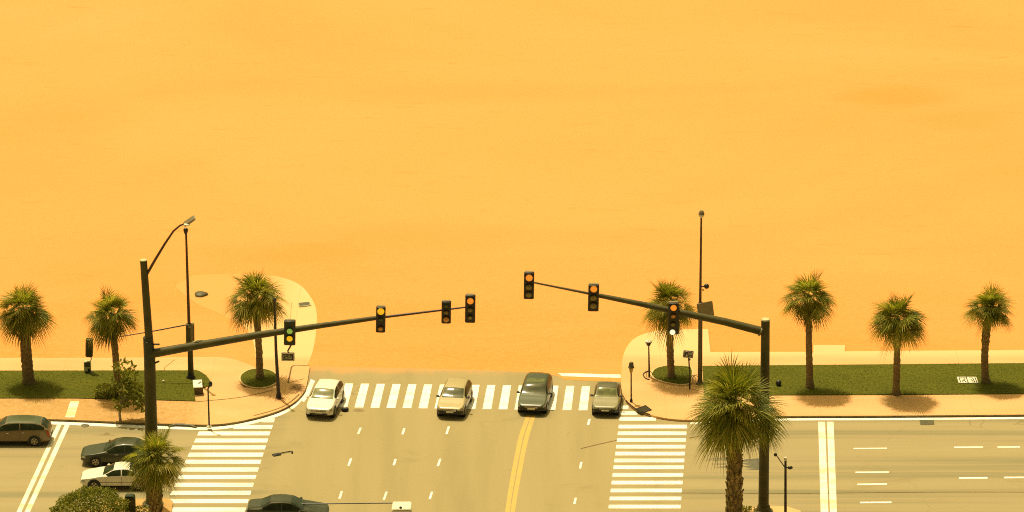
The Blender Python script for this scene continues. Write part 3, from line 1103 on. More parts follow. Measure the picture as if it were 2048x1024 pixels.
# --- near mast pole, right island
b2 = P(1527, 1022, ZP)
Y2 = b2.y
mr = thing("mast_arm_pole", "thick dark olive mast pole behind the largest palm, with a plain flat top", "signal pole", b2)
top2 = V(1531, 640, Y2)
pole_part("pole", M["pole"], mr, [b2, b2.lerp(top2, .5), top2], [.31, .285, .25])
mb = MB()
mb.tube([top2, top2 + Vector((0, 0, .07))], [.262, .235], 14)
mb.build("cap", M["cap"], mr)
mb = MB()
mb.lathe(b2, [(.55, 0), (.55, .06), (.42, .10), (.36, .35)], 16)
mb.build("base_plate", M["pole"], mr)
pole_part("signal_arm", M["pole"], mr, [V(1526, 663, Y2), V(1450, 643.5, Y2), V(1360, 625, Y2), V(1280, 607.5, Y2), V(1198, 591, Y2)], [.25, .225, .19, .16, .13])
pole_part("arm_tip", M["poletan"], mr, [V(1198, 591, Y2), V(1120, 575.5, Y2), V(1060, 563.5, Y2)], [.085, .065, .05])
mb = MB()
mb.tube([V(1524, 663, Y2) - Vector((.06, 0, 0)), V(1519, 662, Y2)], [.30, .27], 14)
mb.build("arm_flange", M["signgrey"], mr)


# --- signal heads
def signal(px, Y, w_px, h_px, lamps, label, housing="housing", tilt=0.0, antenna=False):
    c = V(px[0], px[1], Y - .32)
    s = mpp(c)
    w, h, d = w_px * s, h_px * s / math.cos(TH), .26
    t = thing("traffic_light", label, "traffic light", c, 0, "traffic lights on the mast arms")
    RT = Matrix.Rotation(tilt, 3, "Y")
    mb = MB()
    mb.box(c, (w, d, h), RT, .045)
    mb.box(c + Vector((0, d * .5 + .06, 0)), (w * .35, .18, h * .16), RT, .02)
    ho = mb.build("housing", M[housing], t)
    mb = MB()
    mb.box(c + RT @ Vector((0, .02, h / 2 + .012)), (w * .86, d * .8, .03), RT, .01)
    mb.build("top_cap", M["signgrey"], ho)
    n = len(lamps)
    for i, (kind, size, zz) in enumerate(lamps):
        z = h * (.5 - zz)
        r = size * w / 2
        cc = c + RT @ Vector((0, -d / 2, z))
        mb = MB()
        m_ = 18
        rows = []
        for q, dep in ((1.0, .0), (.85, .03), (.5, .055), (.02, .065)):
            rows.append([cc + RT @ Vector((r * q * math.cos(2 * math.pi * k / m_), -.012 - dep, r * q * math.sin(2 * math.pi * k / m_))) for k in range(m_)])
        rows.insert(0, [v + Vector((0, .03, 0)) for v in rows[0]])
        mb.grid(rows, True)
        le = mb.build("lens", M[kind], t)
        # visor: short half hood
        mb = MB()
        rr = r * 1.12
        inner_, outer_ = [], []
        for k in range(11):
            a = R(10 + 160 * k / 10)
            sh = math.sin(a)
            inner_.append(cc + RT @ Vector((rr * math.cos(a), .0, rr * math.sin(a))))
            outer_.append(cc + RT @ Vector((rr * 1.03 * math.cos(a), -.05 - .09 * sh, rr * 1.03 * math.sin(a) + .015)))
        mb.grid([inner_, outer_])
        mb.grid([[p + Vector((0, 0, .014)) for p in outer_], [p + Vector((0, 0, .014)) for p in inner_]])
        mb.build("visor", M[housing], le)
    if antenna:
        mb = MB()
        mb.tube([c + Vector((.03, 0, h / 2)), V(583.5, 607, Y - .32)], [.012, .010], 6)
        mb.ball(V(583.5, 606, Y - .32), .035, 8, 5)
        mb.build("antenna", M["offwhite"], t)
    return t


signal((579.5, 665), Y1, 23, 50, [("lens_green", .0001, .2), ("lamp_green", .50, .42), ("lamp_yellow", .52, .72)][1:], "dark green signal head with a whip aerial, hanging over the small lettered plate", "housing_green", R(1.5), True)
signal((761.5, 638.5), Y1, 19, 52, [("lamp_yellow", .74, .17), ("lens_green", .46, .48), ("lens_amber", .5, .84)], "signal head where the longer arm thins to its tip, bright yellow lamp on top", tilt=R(1.5))
signal((892.5, 624), Y1, 19, 45, [("lens_green", .46, .2), ("lens_olive", .5, .50), ("lens_amber", .62, .80)], "shortest signal head, its lamps unlit, a dull amber lens at the bottom", tilt=R(1))
signal((940.5, 617), Y1, 20.5, 56, [("lamp_amber", .64, .21), ("lens_olive", .50, .53), ("lens_olive", .44, .80)], "signal head at the very end of the longer arm, orange lamp over two dull lenses", tilt=R(1))
signal((1058, 570.5), Y2, 20.5, 54, [("lamp_amber", .68, .20), ("lens_olive", .64, .55), ("lens_olive", .58, .82)], "signal head at the thin tip of the shorter arm, standing highest of all", tilt=R(1))
signal((1187, 595), Y2, 21.5, 54, [("lamp_amber", .64, .16), ("lens_olive", .62, .50), ("lens_olive", .60, .78)], "signal head midway along the shorter arm, over bare sand with no palm behind", tilt=R(1))
sg = signal((1346.5, 634), Y2, 21, 60, [("lamp_amber", .60, .17), ("lens_amber", .42, .45), ("lens_olive", .42, .72)], "signal head in front of the plaza palm, with a round white disc at its foot", tilt=R(.5))
c = V(1345, 664.5, Y2 - .46)
mb = MB()
mb.box(V(1353, 640, Y2 - .12), (.30, .34, 1.7), None, .06)
mb.build("rear_housing", M["housing"], sg)
mb = MB()
mb.tube([c + Vector((0, .08, 0)), c], [.16, .16], 18)
mb.build("white_disc", M["lamp_white"], sg)

# lettered plate hung under the green signal head
pc = V(576, 713.5, Y1 - .32)
s = mpp(pc)
pl = thing("lettered_sign", "small black plate with two rows of pale lettering, hung under the green signal head", "sign", pc)
mb = MB()
mb.box(pc, (24.5 * s, .07, 15.5 * s), None, .015)
mb.build("plate", M["black"], pl)
mb = MB()
fx, fz = 24.5 * s / 2, 15.5 * s / 2
for (ax, az_, bx, bz) in ((0, fz, fx, .035), (0, -fz, fx, .02), (fx, 0, .02, fz), (-fx, 0, .02, fz)):
    mb.box(pc + Vector((ax, -.005, az_)), (2 * bx + .02, .09, 2 * bz + (.0 if bz > .05 else 0)), None, 0)
mb.build("frame", M["offwhite"], pl)
mb = MB()
mb.tube([V(582, 690.5, Y1 - .32), V(575.5, 702, Y1 - .32), V(577.5, 706, Y1 - .32)], [.05, .045, .05], 8)
mb.build("bracket", M["polebrown"], pl)
# letter strokes (x0,z0,x1,z1 in plate units of a 7 x 5 cell)
GL = {"I": [(.5, 0, .5, 1)], "D": [(.1, 0, .1, 1), (.1, 1, .7, .85), (.7, .85, .7, .15), (.7, .15, .1, 0)], "T": [(.5, 0, .5, 1), (.05, 1, .95, 1)],
      "E": [(.1, 0, .1, 1), (.1, 1, .85, 1), (.1, .5, .7, .5), (.1, 0, .85, 0)], "A": [(.05, 0, .5, 1), (.5, 1, .95, 0), (.25, .4, .75, .4)],
      "V": [(.05, 1, .5, 0), (.5, 0, .95, 1)], "R": [(.1, 0, .1, 1), (.1, 1, .8, .85), (.8, .85, .8, .6), (.8, .6, .1, .5), (.4, .5, .9, 0)],
      "L": [(.1, 1, .1, 0), (.1, 0, .85, 0)], "M": [(.05, 0, .05, 1), (.05, 1, .5, .4), (.5, .4, .95, 1), (.95, 1, .95, 0)], "B": [(.1, 0, .1, 1), (.1, 1, .75, .8), (.75, .8, .1, .5), (.1, .5, .8, .25), (.8, .25, .1, 0)]}
mb = MB()


def letters(mb, text, x0, z0, cw, ch, y, t_):
    for i, chh in enumerate(text):
        for (a, b_, c_, d_) in GL.get(chh, []):
            p, q = Vector((x0 + i * cw + a * cw * .8, y, z0 + b_ * ch)), Vector((x0 + i * cw + c_ * cw * .8, y, z0 + d_ * ch))
            mb.tube([p, q], t_, 4)


letters(mb, "DAITEI", pc.x - 9.0 * s, pc.z + .6 * s, 2.9 * s, 3.9 * s, pc.y - .04, .012)
letters(mb, "LATVARB", pc.x - 9.0 * s, pc.z - 4.8 * s, 2.55 * s, 4.2 * s, pc.y - .04, .012)
mb.build("lettering", M["cap"], pl)

# --- far lamp post with equipment box, left
b3 = P(382, 757, ZP)
Y3 = b3.y
lp = thing("lamp_post", "tall two-stage lamp post at the lawn's rounded end, with an equipment box and side rod", "lamp post", b3)
pole_part("lower_pole", M["pole"], lp, [b3, V(380, 684, Y3)], [.19, .165])
pole_part("upper_pole", M["polebrown"], lp, [V(378, 648, Y3), V(372, 462, Y3)], [.10, .065])
mb = MB()
mb.box(V(380.5, 667, Y3) + Vector((0, -.06, 0)), (.52, .36, 1.36), Matrix.Rotation(R(1), 3, "Y"), .04)
eb = mb.build("equipment_box", M["pole"], lp)
mb = MB()
mb.box(V(384.5, 666, Y3) + Vector((0, -.26, 0)), (.20, .05, 1.28), Matrix.Rotation(R(1), 3, "Y"), .02)
mb.tube([V(378, 652, Y3) + Vector((0, -.28, 0)), V(384, 650, Y3) + Vector((0, -.28, 0))], .05, 6)
mb.build("hatch", M["signgrey"], eb)
pole_part("side_rod", M["polebrown"], lp, [V(240, 673.5, Y3), V(310, 661.5, Y3), V(376, 649, Y3)], [.03, .045, .05], 8)
mb = MB()
tp = V(371.5, 462, Y3)
mb.lathe(tp - Vector((0, 0, .12)), [(.06, -.12), (.10, -.02), (.15, .14), (.15, .22), (.11, .30), (.05, .33)], 14)
mb.build("lamp_head", M["black"], lp)
mb = MB()
mb.lathe(b3, [(.30, 0), (.30, .08), (.22, .22), (.19, .45)], 12)
mb.build("base", M["black"], lp)

# --- far lamp post, right
b4 = P(1400, 768, ZP)
Y4 = b4.y
lq = thing("lamp_post", "tall tan lamp post with a bulb-shaped head, a blank sign panel and a camera", "lamp post", b4)
pole_part("lower_pole", M["poletan"], lq, [b4, V(1401, 604, Y4)], [.145, .135])
pole_part("upper_pole", M["polebrown"], lq, [V(1400.5, 606, Y4), V(1402.5, 436, Y4)], [.085, .06])
mb = MB()
hb = V(1402.8, 436, Y4)
mb.lathe(hb, [(.04, 0), (.13, .07), (.19, .18), (.19, .24)], 16)
hd = mb.build("lamp_head", M["offwhite"], lq)
mb = MB()
mb.lathe(hb, [(.195, .25), (.175, .34), (.12, .47), (.10, .49)], 16)
mb.build("lamp_dome", M["signgrey"], hd)
mb = MB()
cc = V(1410.5, 617, Y4) + Vector((0, -.2, 0))
mb.box(cc, (1.02, .07, .98), Matrix.Rotation(R(-8), 3, "Y") @ Matrix.Rotation(R(10), 3, "Z"), .02)
mb.box(cc + Vector((-.3, .1, 0)), (.1, .22, .4), None, .01)
mb.build("sign_panel", M["signgrey"], lq)
mb = MB()
k = V(1413, 572.5, Y4)
mb.tube([V(1400.5, 573, Y4), V(1410, 572.5, Y4)], .05, 8)
mb.ball(k, .17, 14, 8)
mb.box(V(1406, 580, Y4), (.08, .08, .14), None, .02)
mb.build("camera", M["black"], lq)
mb = MB()
mb.lathe(b4, [(.26, 0), (.26, .06), (.17, .14), (.15, .3)], 12)
mb.build("base", M["poletan"], lq)

# --- slim black lamp post left
b5 = P(557.5, 795, ZP)
Y5 = b5.y
t = thing("slim_lamp_post", "slim black lamp post leaning slightly, standing in a patch of red mulch", "lamp post", b5)
pole_part("pole", M["black"], t, [b5, V(552, 700, Y5), V(549, 604, Y5)], [.125, .095, .07], 10)
mb = MB()
mb.lathe(V(549, 604, Y5), [(.07, 0), (.13, .08), (.13, .2), (.04, .3)], 10)
mb.build("lamp_head", M["black"], t)
mb = MB()
mb.lathe(b5, [(.19, 0), (.17, .15), (.12, .35)], 10)
mb.build("base", M["black"], t)
mb = MB()
random.seed(77)
for i in range(260):
    a, r = random.uniform(0, 6.28), abs(random.gauss(0, .28))
    p = P(558, 797.5, ZP) + Vector((math.cos(a) * r * 1.1, math.sin(a) * r * 1.1, .006))
    dx, dy = random.uniform(-.08, .08), random.uniform(-.08, .08)
    mb.face([p, p + Vector((dx, dy, .03)), p + Vector((dx - dy * .4, dy + dx * .4, .012))])
props(mb.build("mulch", M["mulch"], smooth=False), kind="stuff")
mb = MB()
for i in range(420):
    x, y = random.gauss(594, 9), random.gauss(777, 5.5)
    if not (572 < x < 612 and 762 < y < 792):
        continue
    p = P(x, y, ZP + .006)
    a = random.uniform(.1, .9)
    l = random.uniform(.08, .3)
    d = Vector((math.cos(a), math.sin(a) * .6, .02)) * l
    n = Vector((-d.y, d.x, 0)).normalized() * .008
    mb.face([p - n, p + d - n * .3, p + d + n * .3, p + n])
props(mb.build("debris", M["joint"], smooth=False), kind="stuff")

# --- upright panel kiosk on the lawn
b6 = P(175.5, 745.5, ZP)
Y6 = b6.y
t = thing("pay_station", "upright rounded dark panel mounted above a small pale-fronted box at the lawn's back edge", "pay station", b6)
s = mpp(b6)
mb = MB()
mb.box(V(175, 732, Y6), (14 * s, .34, 22 * s), None, .06)
bx_ = mb.build("box", M["cap"], t)
mb = MB()
mb.box(V(175, 727, Y6) + Vector((0, -.18, 0)), (11.5 * s, .03, 10 * s), None, .01)
mb.build("screen", M["slate"], bx_)
mb = MB()
mb.box(V(177, 738.5, Y6) + Vector((.06, -.18, 0)), (5 * s, .03, 7 * s), None, .01)
mb.build("slot", M["plastic"], bx_)
pole_part("bracket", M["offwhite"], t, [V(181, 722, Y6), V(183, 717.5, Y6), V(181, 713, Y6)], .035, 6)
mb = MB()
RTk = Matrix.Rotation(R(3), 3, "Y")
mb.box(V(178.5, 695, Y6), (15 * s, .16, 40 * s), RTk, .07)
pn = mb.build("panel", M["pole"], t)
mb = MB()
mb.box(V(177.5, 678.5, Y6) + Vector((0, -.085, 0)), (7.5 * s, .02, 2.4 * s), None, .005)
mb.build("light_strip", M["offwhite"], pn)
mb = MB()
mb.box(b6 + Vector((.08, -.02, .03)), (.5, .4, .07), None, .02)
mb.build("footing", M["black"], t)

# --- utility box at lawn end
b7 = P(395.5, 789, ZP)
Y7 = b7.y
s = mpp(b7)
t = thing("utility_box", "squat dark utility box with a tilted white lid at the lawn's corner", "utility box", b7)
RTu = Matrix.Rotation(R(8), 3, "Z")
mb = MB()
mb.box(b7 + Vector((.05, .18, .30)), (17 * s, .42, .60), RTu, .03)
mb.build("body", M["poletan"], t)
mb = MB()
mb.box(b7 + Vector((0, .14, .66)), (18.5 * s, .72, .07), RTu @ Matrix.Rotation(R(22), 3, "X"), .02)
ld = mb.build("lid", M["offwhite"], t)
mb = MB()
mb.tube([b7 + Vector((.05, .10, .715)), b7 + Vector((.22, .26, .78))], .02, 6)
mb.build("lid_handle", M["black"], ld)

# --- push-button post
b8 = P(418.5, 855, ZP)
Y8 = b8.y
t = thing("crossing_post", "thin black crossing post with a dark bulb at its top, standing on the kerb", "post", b8)
pole_part("pole", M["black"], t, [b8, V(416, 776, Y8)], [.055, .045], 8)
mb = MB()
mb.ball(V(421, 768, Y8), .12, 10, 7, (1, .8, 1.6))
mb.tube([V(416, 777, Y8), V(420, 770, Y8)], .05, 8)
mb.build("head", M["black"], t)
mb = MB()
mb.lathe(b8, [(.16, 0), (.16, .07), (.08, .16)], 10)
mb.build("foot", M["offwhite"], t)

# --- plaza lamps on the right
b9 = P(1298.5, 754, ZP)
Y9 = b9.y
t = thing("funnel_lamp", "thin post lamp with a wide pale funnel head, beside the plaza palm bed", "lamp", b9)
pole_part("pole", M["black"], t, [b9, V(1297.5, 690, Y9)], [.065, .04], 8)
mb = MB()
mb.lathe(V(1297, 692, Y9), [(.06, 0), (.12, .06), (.15, .16), (.23, .27), (.25, .30)], 16)
hd = mb.build("lamp_head", M["black"], t)
mb = MB()
mb.lathe(V(1297, 692, Y9), [(.252, .302), (.252, .34), (.1, .37)], 16)
mb.build("lamp_cover", M["offwhite"], hd)
mb = MB()
for r_, zc in ((.19, .16),):
    mb.tube([b9 + Vector((r_ * math.cos(a), 0, zc + r_ * 1.2 * math.sin(a))) for a in [2 * math.pi * k / 20 for k in range(21)]], .018, 6, False)
mb.build("ring_guard", M["black"], t)

b10 = P(1262.5, 804, ZP)
Y10 = b10.y
t = thing("lantern_post", "short black post topped by a lantern of amber glass near the plaza corner kerb", "lamp", b10)
pole_part("pole", M["black"], t, [b10, V(1262.3, 744, Y10)], [.05, .04], 8)
mb = MB()
mb.lathe(b10, [(.09, 0), (.09, .14), (.05, .22)], 10)
mb.build("foot", M["black"], t)
mb = MB()
lb = V(1262.3, 746, Y10)
mb.lathe(lb, [(.07, 0), (.16, .36)], 8)
mb.build("lantern_glass", M["amberglass"], t)
mb = MB()
mb.lathe(lb, [(.20, .36), (.20, .40), (.15, .45), (.15, .62), (.10, .72), (.03, .75)], 12)
mb.build("lantern_cap", M["slate"], t)

b11 = P(1379.5, 778, ZP)
Y11 = b11.y
s = mpp(b11)
t = thing("display_sign", "small dark display sign with pale symbols on a thin bent post by the oval bed", "sign", b11)
pole_part("post", M["black"], t, [b11, V(1379.5, 745, Y11), V(1377.3, 716, Y11)], [.05, .045, .045], 8)
RTs = Matrix.Rotation(R(5), 3, "Y")
sc = V(1376.5, 708.5, Y11)
mb = MB()
mb.box(sc, (20.5 * s, .12, 15 * s), RTs, .03)
mb.box(V(1378.5, 719, Y11), (.16, .14, .12), None, .02)
pnl = mb.build("panel", M["black"], t)
mb = MB()
w_, h_ = 20.5 * s * .42, 15 * s * .40
fr_ = []


def sp(x, z):
    return sc + RTs @ Vector((x * w_, -.068, z * h_))


for a, b_ in (((-1, -1), (-1, 1)), ((-1, 1), (1, 1)), ((1, 1), (1, -1)), ((1, -1), (-1, -1)), ((-.05, -1), (-.05, .9))):
    mb.tube([sp(*a), sp(*b_)], .012, 4)
mb.tube([sp(-.5, -.75), sp(-.4, .1), sp(-.25, -.75)], .03, 5)
mb.tube([sp(.2, -.2), sp(.2, .5)], .015, 5)
mb.tube([sp(.6 + .16 * math.cos(a), .25 + .3 * math.sin(a)) for a in [k * .7 for k in range(10)]], .014, 5)
mb.tube([sp(.35, -.5), sp(.75, -.5)], .02, 5)
mb.build("symbols", M["offwhite"], pnl)

b12 = P(1387, 768, ZP)
t = thing("bicycle_rack", "thin looped metal bicycle rack beside the display sign post", "bicycle rack", b12)
mb = MB()
for dx in (-.12, .05, .2):
    mb.tube([b12 + Vector((dx + .28 * math.cos(a), dx * .5, .28 + .30 * math.sin(a))) for a in [R(-60) + R(300) * k / 16 for k in range(17)]], .016, 6)
mb.build("hoops", M["signgrey"], t)

# plaza edge kerb curl and grate
b13 = P(1285, 819.5, ZP)
t = thing("drain_grate", "tilted dark slatted drain grate at the plaza corner kerb", "drain", b13)
gp = [(1270, 818.5), (1291, 811), (1303, 820), (1283, 826)]
q = [P(x, y, ZP + .02) for x, y in gp]
mb = MB()
for k in range(4):
    mb.tube([q[k], q[(k + 1) % 4]], .03, 6)
mb.build("frame", M["black"], t)
mb = MB()
for k in range(1, 9):
    mb.tube([q[0].lerp(q[1], k / 9), q[3].lerp(q[2], k / 9)], .022, 5)
for k in (1, 2):
    mb.tube([q[0].lerp(q[3], k / 3), q[1].lerp(q[2], k / 3)], .02, 5)
mb.build("bars", M["slate"], t)
mb = MB()
quadpoly(mb, [(x + .3, y + .2) for x, y in gp], ZP + .006)
mb.build("pit", M["plastic"], t)
mb = MB()
mb.tube([P(x, y, ZP + .02) for x, y in smooth_poly([(1253, 801), (1257, 806), (1264, 812), (1274, 819), (1286, 824), (1300, 829)], 3)], .035, 6)
props(mb.build("kerb_rail", M["black"]), "thin dark metal edging along the plaza corner below the lantern", "edging")
mb = MB()
mb.tube([P(x, y, ZP + .03) for x, y in smooth_poly([(1296, 742), (1288, 746), (1287, 751), (1292, 757), (1299, 759)], 3)], .035, 6)
props(mb.build("kerb_rail", M["black"]), "curled dark metal edging around the foot of the funnel lamp", "edging")

# --- small camera post in front of the right mast pole
b14 = P(1571, 1032, ZP)
Y14 = b14.y
t = thing("camera_post", "thin black post with a slanted arm and two round cameras beside the thick mast pole", "camera post", b14)
pole_part("pole", M["black"], t, [b14, V(1571, 915, Y14)], [.085, .07], 10)
pole_part("arm", M["black"], t, [V(1570, 935, Y14), V(1553, 911, Y14)], [.03, .03], 6)
mb = MB()
mb.ball(V(1551, 909.5, Y14), .105, 12, 7)
mb.build("camera", M["black"], t)
mb = MB()
mb.ball(V(1580, 935, Y14) + Vector((0, -.03, 0)), .11, 12, 7, (1.5, 1, .95))
mb.tube([V(1571, 935, Y14), V(1578, 935, Y14)], .03, 6)
mb.build("camera", M["black"], t)
mb = MB()
mb.tube([V(1571, 914.5, Y14), V(1571, 921, Y14)], .078, 10)
mb.build("cap", M["offwhite"], t)


# ------------------------------------------------------------------ small things on the ground
def single(o, label, cat, group=None):
    return props(o, label, cat, group)


c = P(1557, 771, ZP + .05)
mb = MB()
mb.ball(c + Vector((0, 0, .18)), .19, 16, 10)
mb.lathe(c, [(.12, -.03), (.12, .03)], 12)
single(mb.build("ball_bollard", M["black"]), "glossy black ball on the lawn beside the thick mast pole", "bollard")
c = P(327, 764, ZP + .05)
mb = MB()
mb.ball(c + Vector((0, 0, .06)), .075, 10, 6)
single(mb.build("ball", M["offwhite"]), "tiny white ball lying on the lawn beside the tall mast pole", "ball")
c = P(690, 821.5, 0.01)
t = thing("loose_wheel", "small black wheel with a grey hub lying at the crosswalk beside the white hatchback", "wheel", c)
mb = MB()
mb.lathe(c, [(.10, .0), (.20, .0), (.225, .06), (.225, .14), (.19, .20), (.12, .20)], 20)
mb.build("tyre", M["rubber"], t)
mb = MB()
mb.lathe(c, [(.11, .19), (.10, .225), (.03, .235)], 14)
mb.build("hub", M["rim"], t)

c = P(559, 909, 0.008)
t = thing("dropped_tool", "long-handled black tool with a flat head lying on the bare road", "tool", c)
mb = MB()
e0, e1 = P(545.5, 910.5, .05), P(561, 907.5, .05)
d = e1 - e0
mb.box((e0 + e1) / 2, (d.length, .28, .09), Matrix.Rotation(math.atan2(d.y, d.x), 3, "Z"), .03)
mb.build("head", M["black"], t)
mb = MB()
mb.tube([P(560, 906.5, .06), P(572, 904, .06), P(583, 902.2, .06), P(584.4, 902.6, .06), P(584.2, 906, .05)], [.03, .03, .03, .045, .055], 6)
mb.build("handle", M["black"], t)

# dark stone on the path
c = P(401, 590, .005)
mb = MB()
rng = random.Random(3)
rows = []
for i in range(7):
    a = math.pi / 2 * i / 6
    rows.append([c + Vector((.43 * math.cos(a) * math.cos(2 * math.pi * k / 16) * (1 + .13 * math.sin(3 * k * .39 + 1) + (.12 if k in (0, 15, 1) else 0)), .50 * math.cos(a) * math.sin(2 * math.pi * k / 16), .22 * math.sin(a) ** .8 + .0)) for k in range(16)])
mb.grid(rows, True)
single(mb.build("stone", M["slate"]), "flat dark stone lying on the sandy path behind the tall lamp post", "stone")
c = P(608, 609, .035)
t = thing("grille_cover", "dark rectangular cover with a pale frame set in the curved path", "drain cover", c)
qq = [P(x, y, .045) for x, y in ((596, 606.5), (619, 604), (621.5, 610.5), (599, 613.5))]
mb = MB()
mb.prism([v[:2] for v in qq], .03, .05)
mb.build("lid", M["slate"], t, smooth=False)
mb = MB()
for k in range(4):
    mb.tube([qq[k], qq[(k + 1) % 4]], .04, 6)
mb.build("frame", M["cap"], t)

# white cover with dark marks on the lawn
zc = ZP + .11
pp = [(1914, 753.5), (1952, 753.5), (1957, 765.3), (1917.5, 765.3)]
c = P(1935, 760, zc)
t = thing("cover_plate", "white double cover plate with dark scribbled marks set in the lawn", "cover plate", c)
mb = MB()
mb.prism([P(x, y, zc)[:2] for x, y in pp], ZP, zc)
mb.build("plate", M["offwhite"], t, smooth=False)
mb = MB()


def cv(u, v):
    a = Vector(pp[0] + (0,)).lerp(Vector(pp[1] + (0,)), u)
    b_ = Vector(pp[3] + (0,)).lerp(Vector(pp[2] + (0,)), u)
    r_ = a.lerp(b_, v)
    return P(r_.x, r_.y, zc + .012)


for pts in ([(.10, .12), (.10, .9)], [(.48, .02), (.48, .98)], [(.14, .2), (.44, .2)], [(.20, .75), (.36, .35)], [(.22, .78), (.25, .68)], [(.62, .2), (.80, .2), (.82, .9)], [(.93, .05), (.93, .92)], [(.60, .55), (.64, .55)], [(.70, .5), (.74, .75)], [(.33, .6), (.38, .85)]):
    mb.tube([cv(*q_) for q_ in pts], .028, 4)
mb.build("marks", M["black"], t)

# drain opening on the right kerb, inlet on the left kerb
mb = MB()
qz = [P(x, y, .02) for x, y in ((1839, 840), (1867.5, 840), (1869, 849), (1841, 849.5))]
mb.prism([v[:2] for v in qz], .0, .022)
o = single(mb.build("drain_cover", M["slate"], smooth=False), "flat dark drain cover on the road at the white edge line under the lawn palms", "drain cover")
mb = MB()
mb.tube([P(x, y, .045) for x, y in ((337, 853.5), (350, 850.5), (368, 851), (384, 852.5), (393, 855))], [.05, .13, .14, .12, .04], 8)
o = single(mb.build("drain_inlet", M["slate"]), "long dark drain inlet lying along the kerb beside the crossing post", "drain")
# leaf-like scrap on the edge line
c = P(170.5, 851.5, .012)
mb = MB()
rows = []
for k in range(9):
    u = k / 8
    w_ = .30 * math.sin(math.pi * min(1, u * 1.05)) ** .8 * (1 - .3 * u) + .01
    x = (u - .5) * .5
    rows.append([c + Vector((x, -w_, .01)), c + Vector((x, -w_ * .3, .06)), c + Vector((x, w_ * .5, .07)), c + Vector((x, w_, .015))])
mb.grid(rows)
mb.grid([[p - Vector((0, 0, .008)) for p in reversed(r)] for r in rows])
single(mb.build("scrap", M["slate"]), "dark leaf-shaped scrap lying on the white edge line near the twin stop lines", "scrap")

# --- bin on the left island
b15 = P(261, 1034, ZP)
Y15 = b15.y
s = mpp(b15)
t = thing("litter_bin", "dark green litter bin with a rounded top between the round shrub and short palm", "bin", b15)
hh = (1034 - 989) * s / math.cos(TH)
mb = MB()
prof = [(-.30, 0), (-.30, hh - .16), (-.26, hh - .05), (-.16, hh), (.16, hh), (.26, hh - .05), (.30, hh - .16), (.30, 0)]
fr_ = [b15 + Vector((x, -.22, z)) for x, z in prof]
bk = [b15 + Vector((x, .22, z)) for x, z in prof]
mb.grid([fr_ + [fr_[0]], bk + [bk[0]]])
mb.face(fr_)
mb.face(list(reversed(bk)))
bd = mb.build("body", M["housing_green"], t)
mb = MB()
mb.box(b15 + Vector((0, -.235, hh * .72)), (.50, .03, .30), None, .01)
mb.build("door", M["slate"], bd)

# --- white cabinet and rod at the bottom edge
b16 = P(804, 1046, 0.004)
Y16 = b16.y
s = mpp(b16)
t = thing("white_cabinet", "white roadside cabinet with a sloping lid and black knob, joined by a thin dark rod", "cabinet", b16)
top = 0.98
mb = MB()
mb.box(b16 + Vector((0, .1, top / 2)), (40 * s, .95, top), None, .05)
mb.build("body", M["offwhite"], t)
mb = MB()
mb.box(b16 + Vector((0, .08, top + .06)), (38 * s, .98, .10), Matrix.Rotation(R(4), 3, "X"), .05)
ldd = mb.build("lid", M["offwhite"], t)
mb = MB()
mb.ball(b16 + Vector((-.06, -.30, top + .10)), .085, 10, 6)
mb.build("knob", M["black"], ldd)
ry = b16.y + .45
pole_part("rod", M["black"], t, [V(786, 1006, ry), V(720, 1006.6, ry), V(640, 1007.5, ry), V(560, 1008, ry)], .035, 8)
pole_part("rod_post", M["black"], t, [Vector((V(560, 1008, ry).x, ry, 0.0)), V(560, 1008, ry)], .05, 8)


# ------------------------------------------------------------------ vehicles
def interp(tab, u):
    if u <= tab[0][0]:
        return tab[0][1]
    for (a, va), (b_, vb) in zip(tab, tab[1:]):
        if u <= b_:
            k = (u - a) / (b_ - a)
            k = k * k * (3 - 2 * k) * .5 + k * .5
            return va + (vb - va) * k
    return tab[-1][1]


def blunt(tab):
    "raise the nose so that the front reads as an upright face"
    return [(u, v + (.11 if u < .01 else .07 if u < .05 else 0)) for u, v in tab]


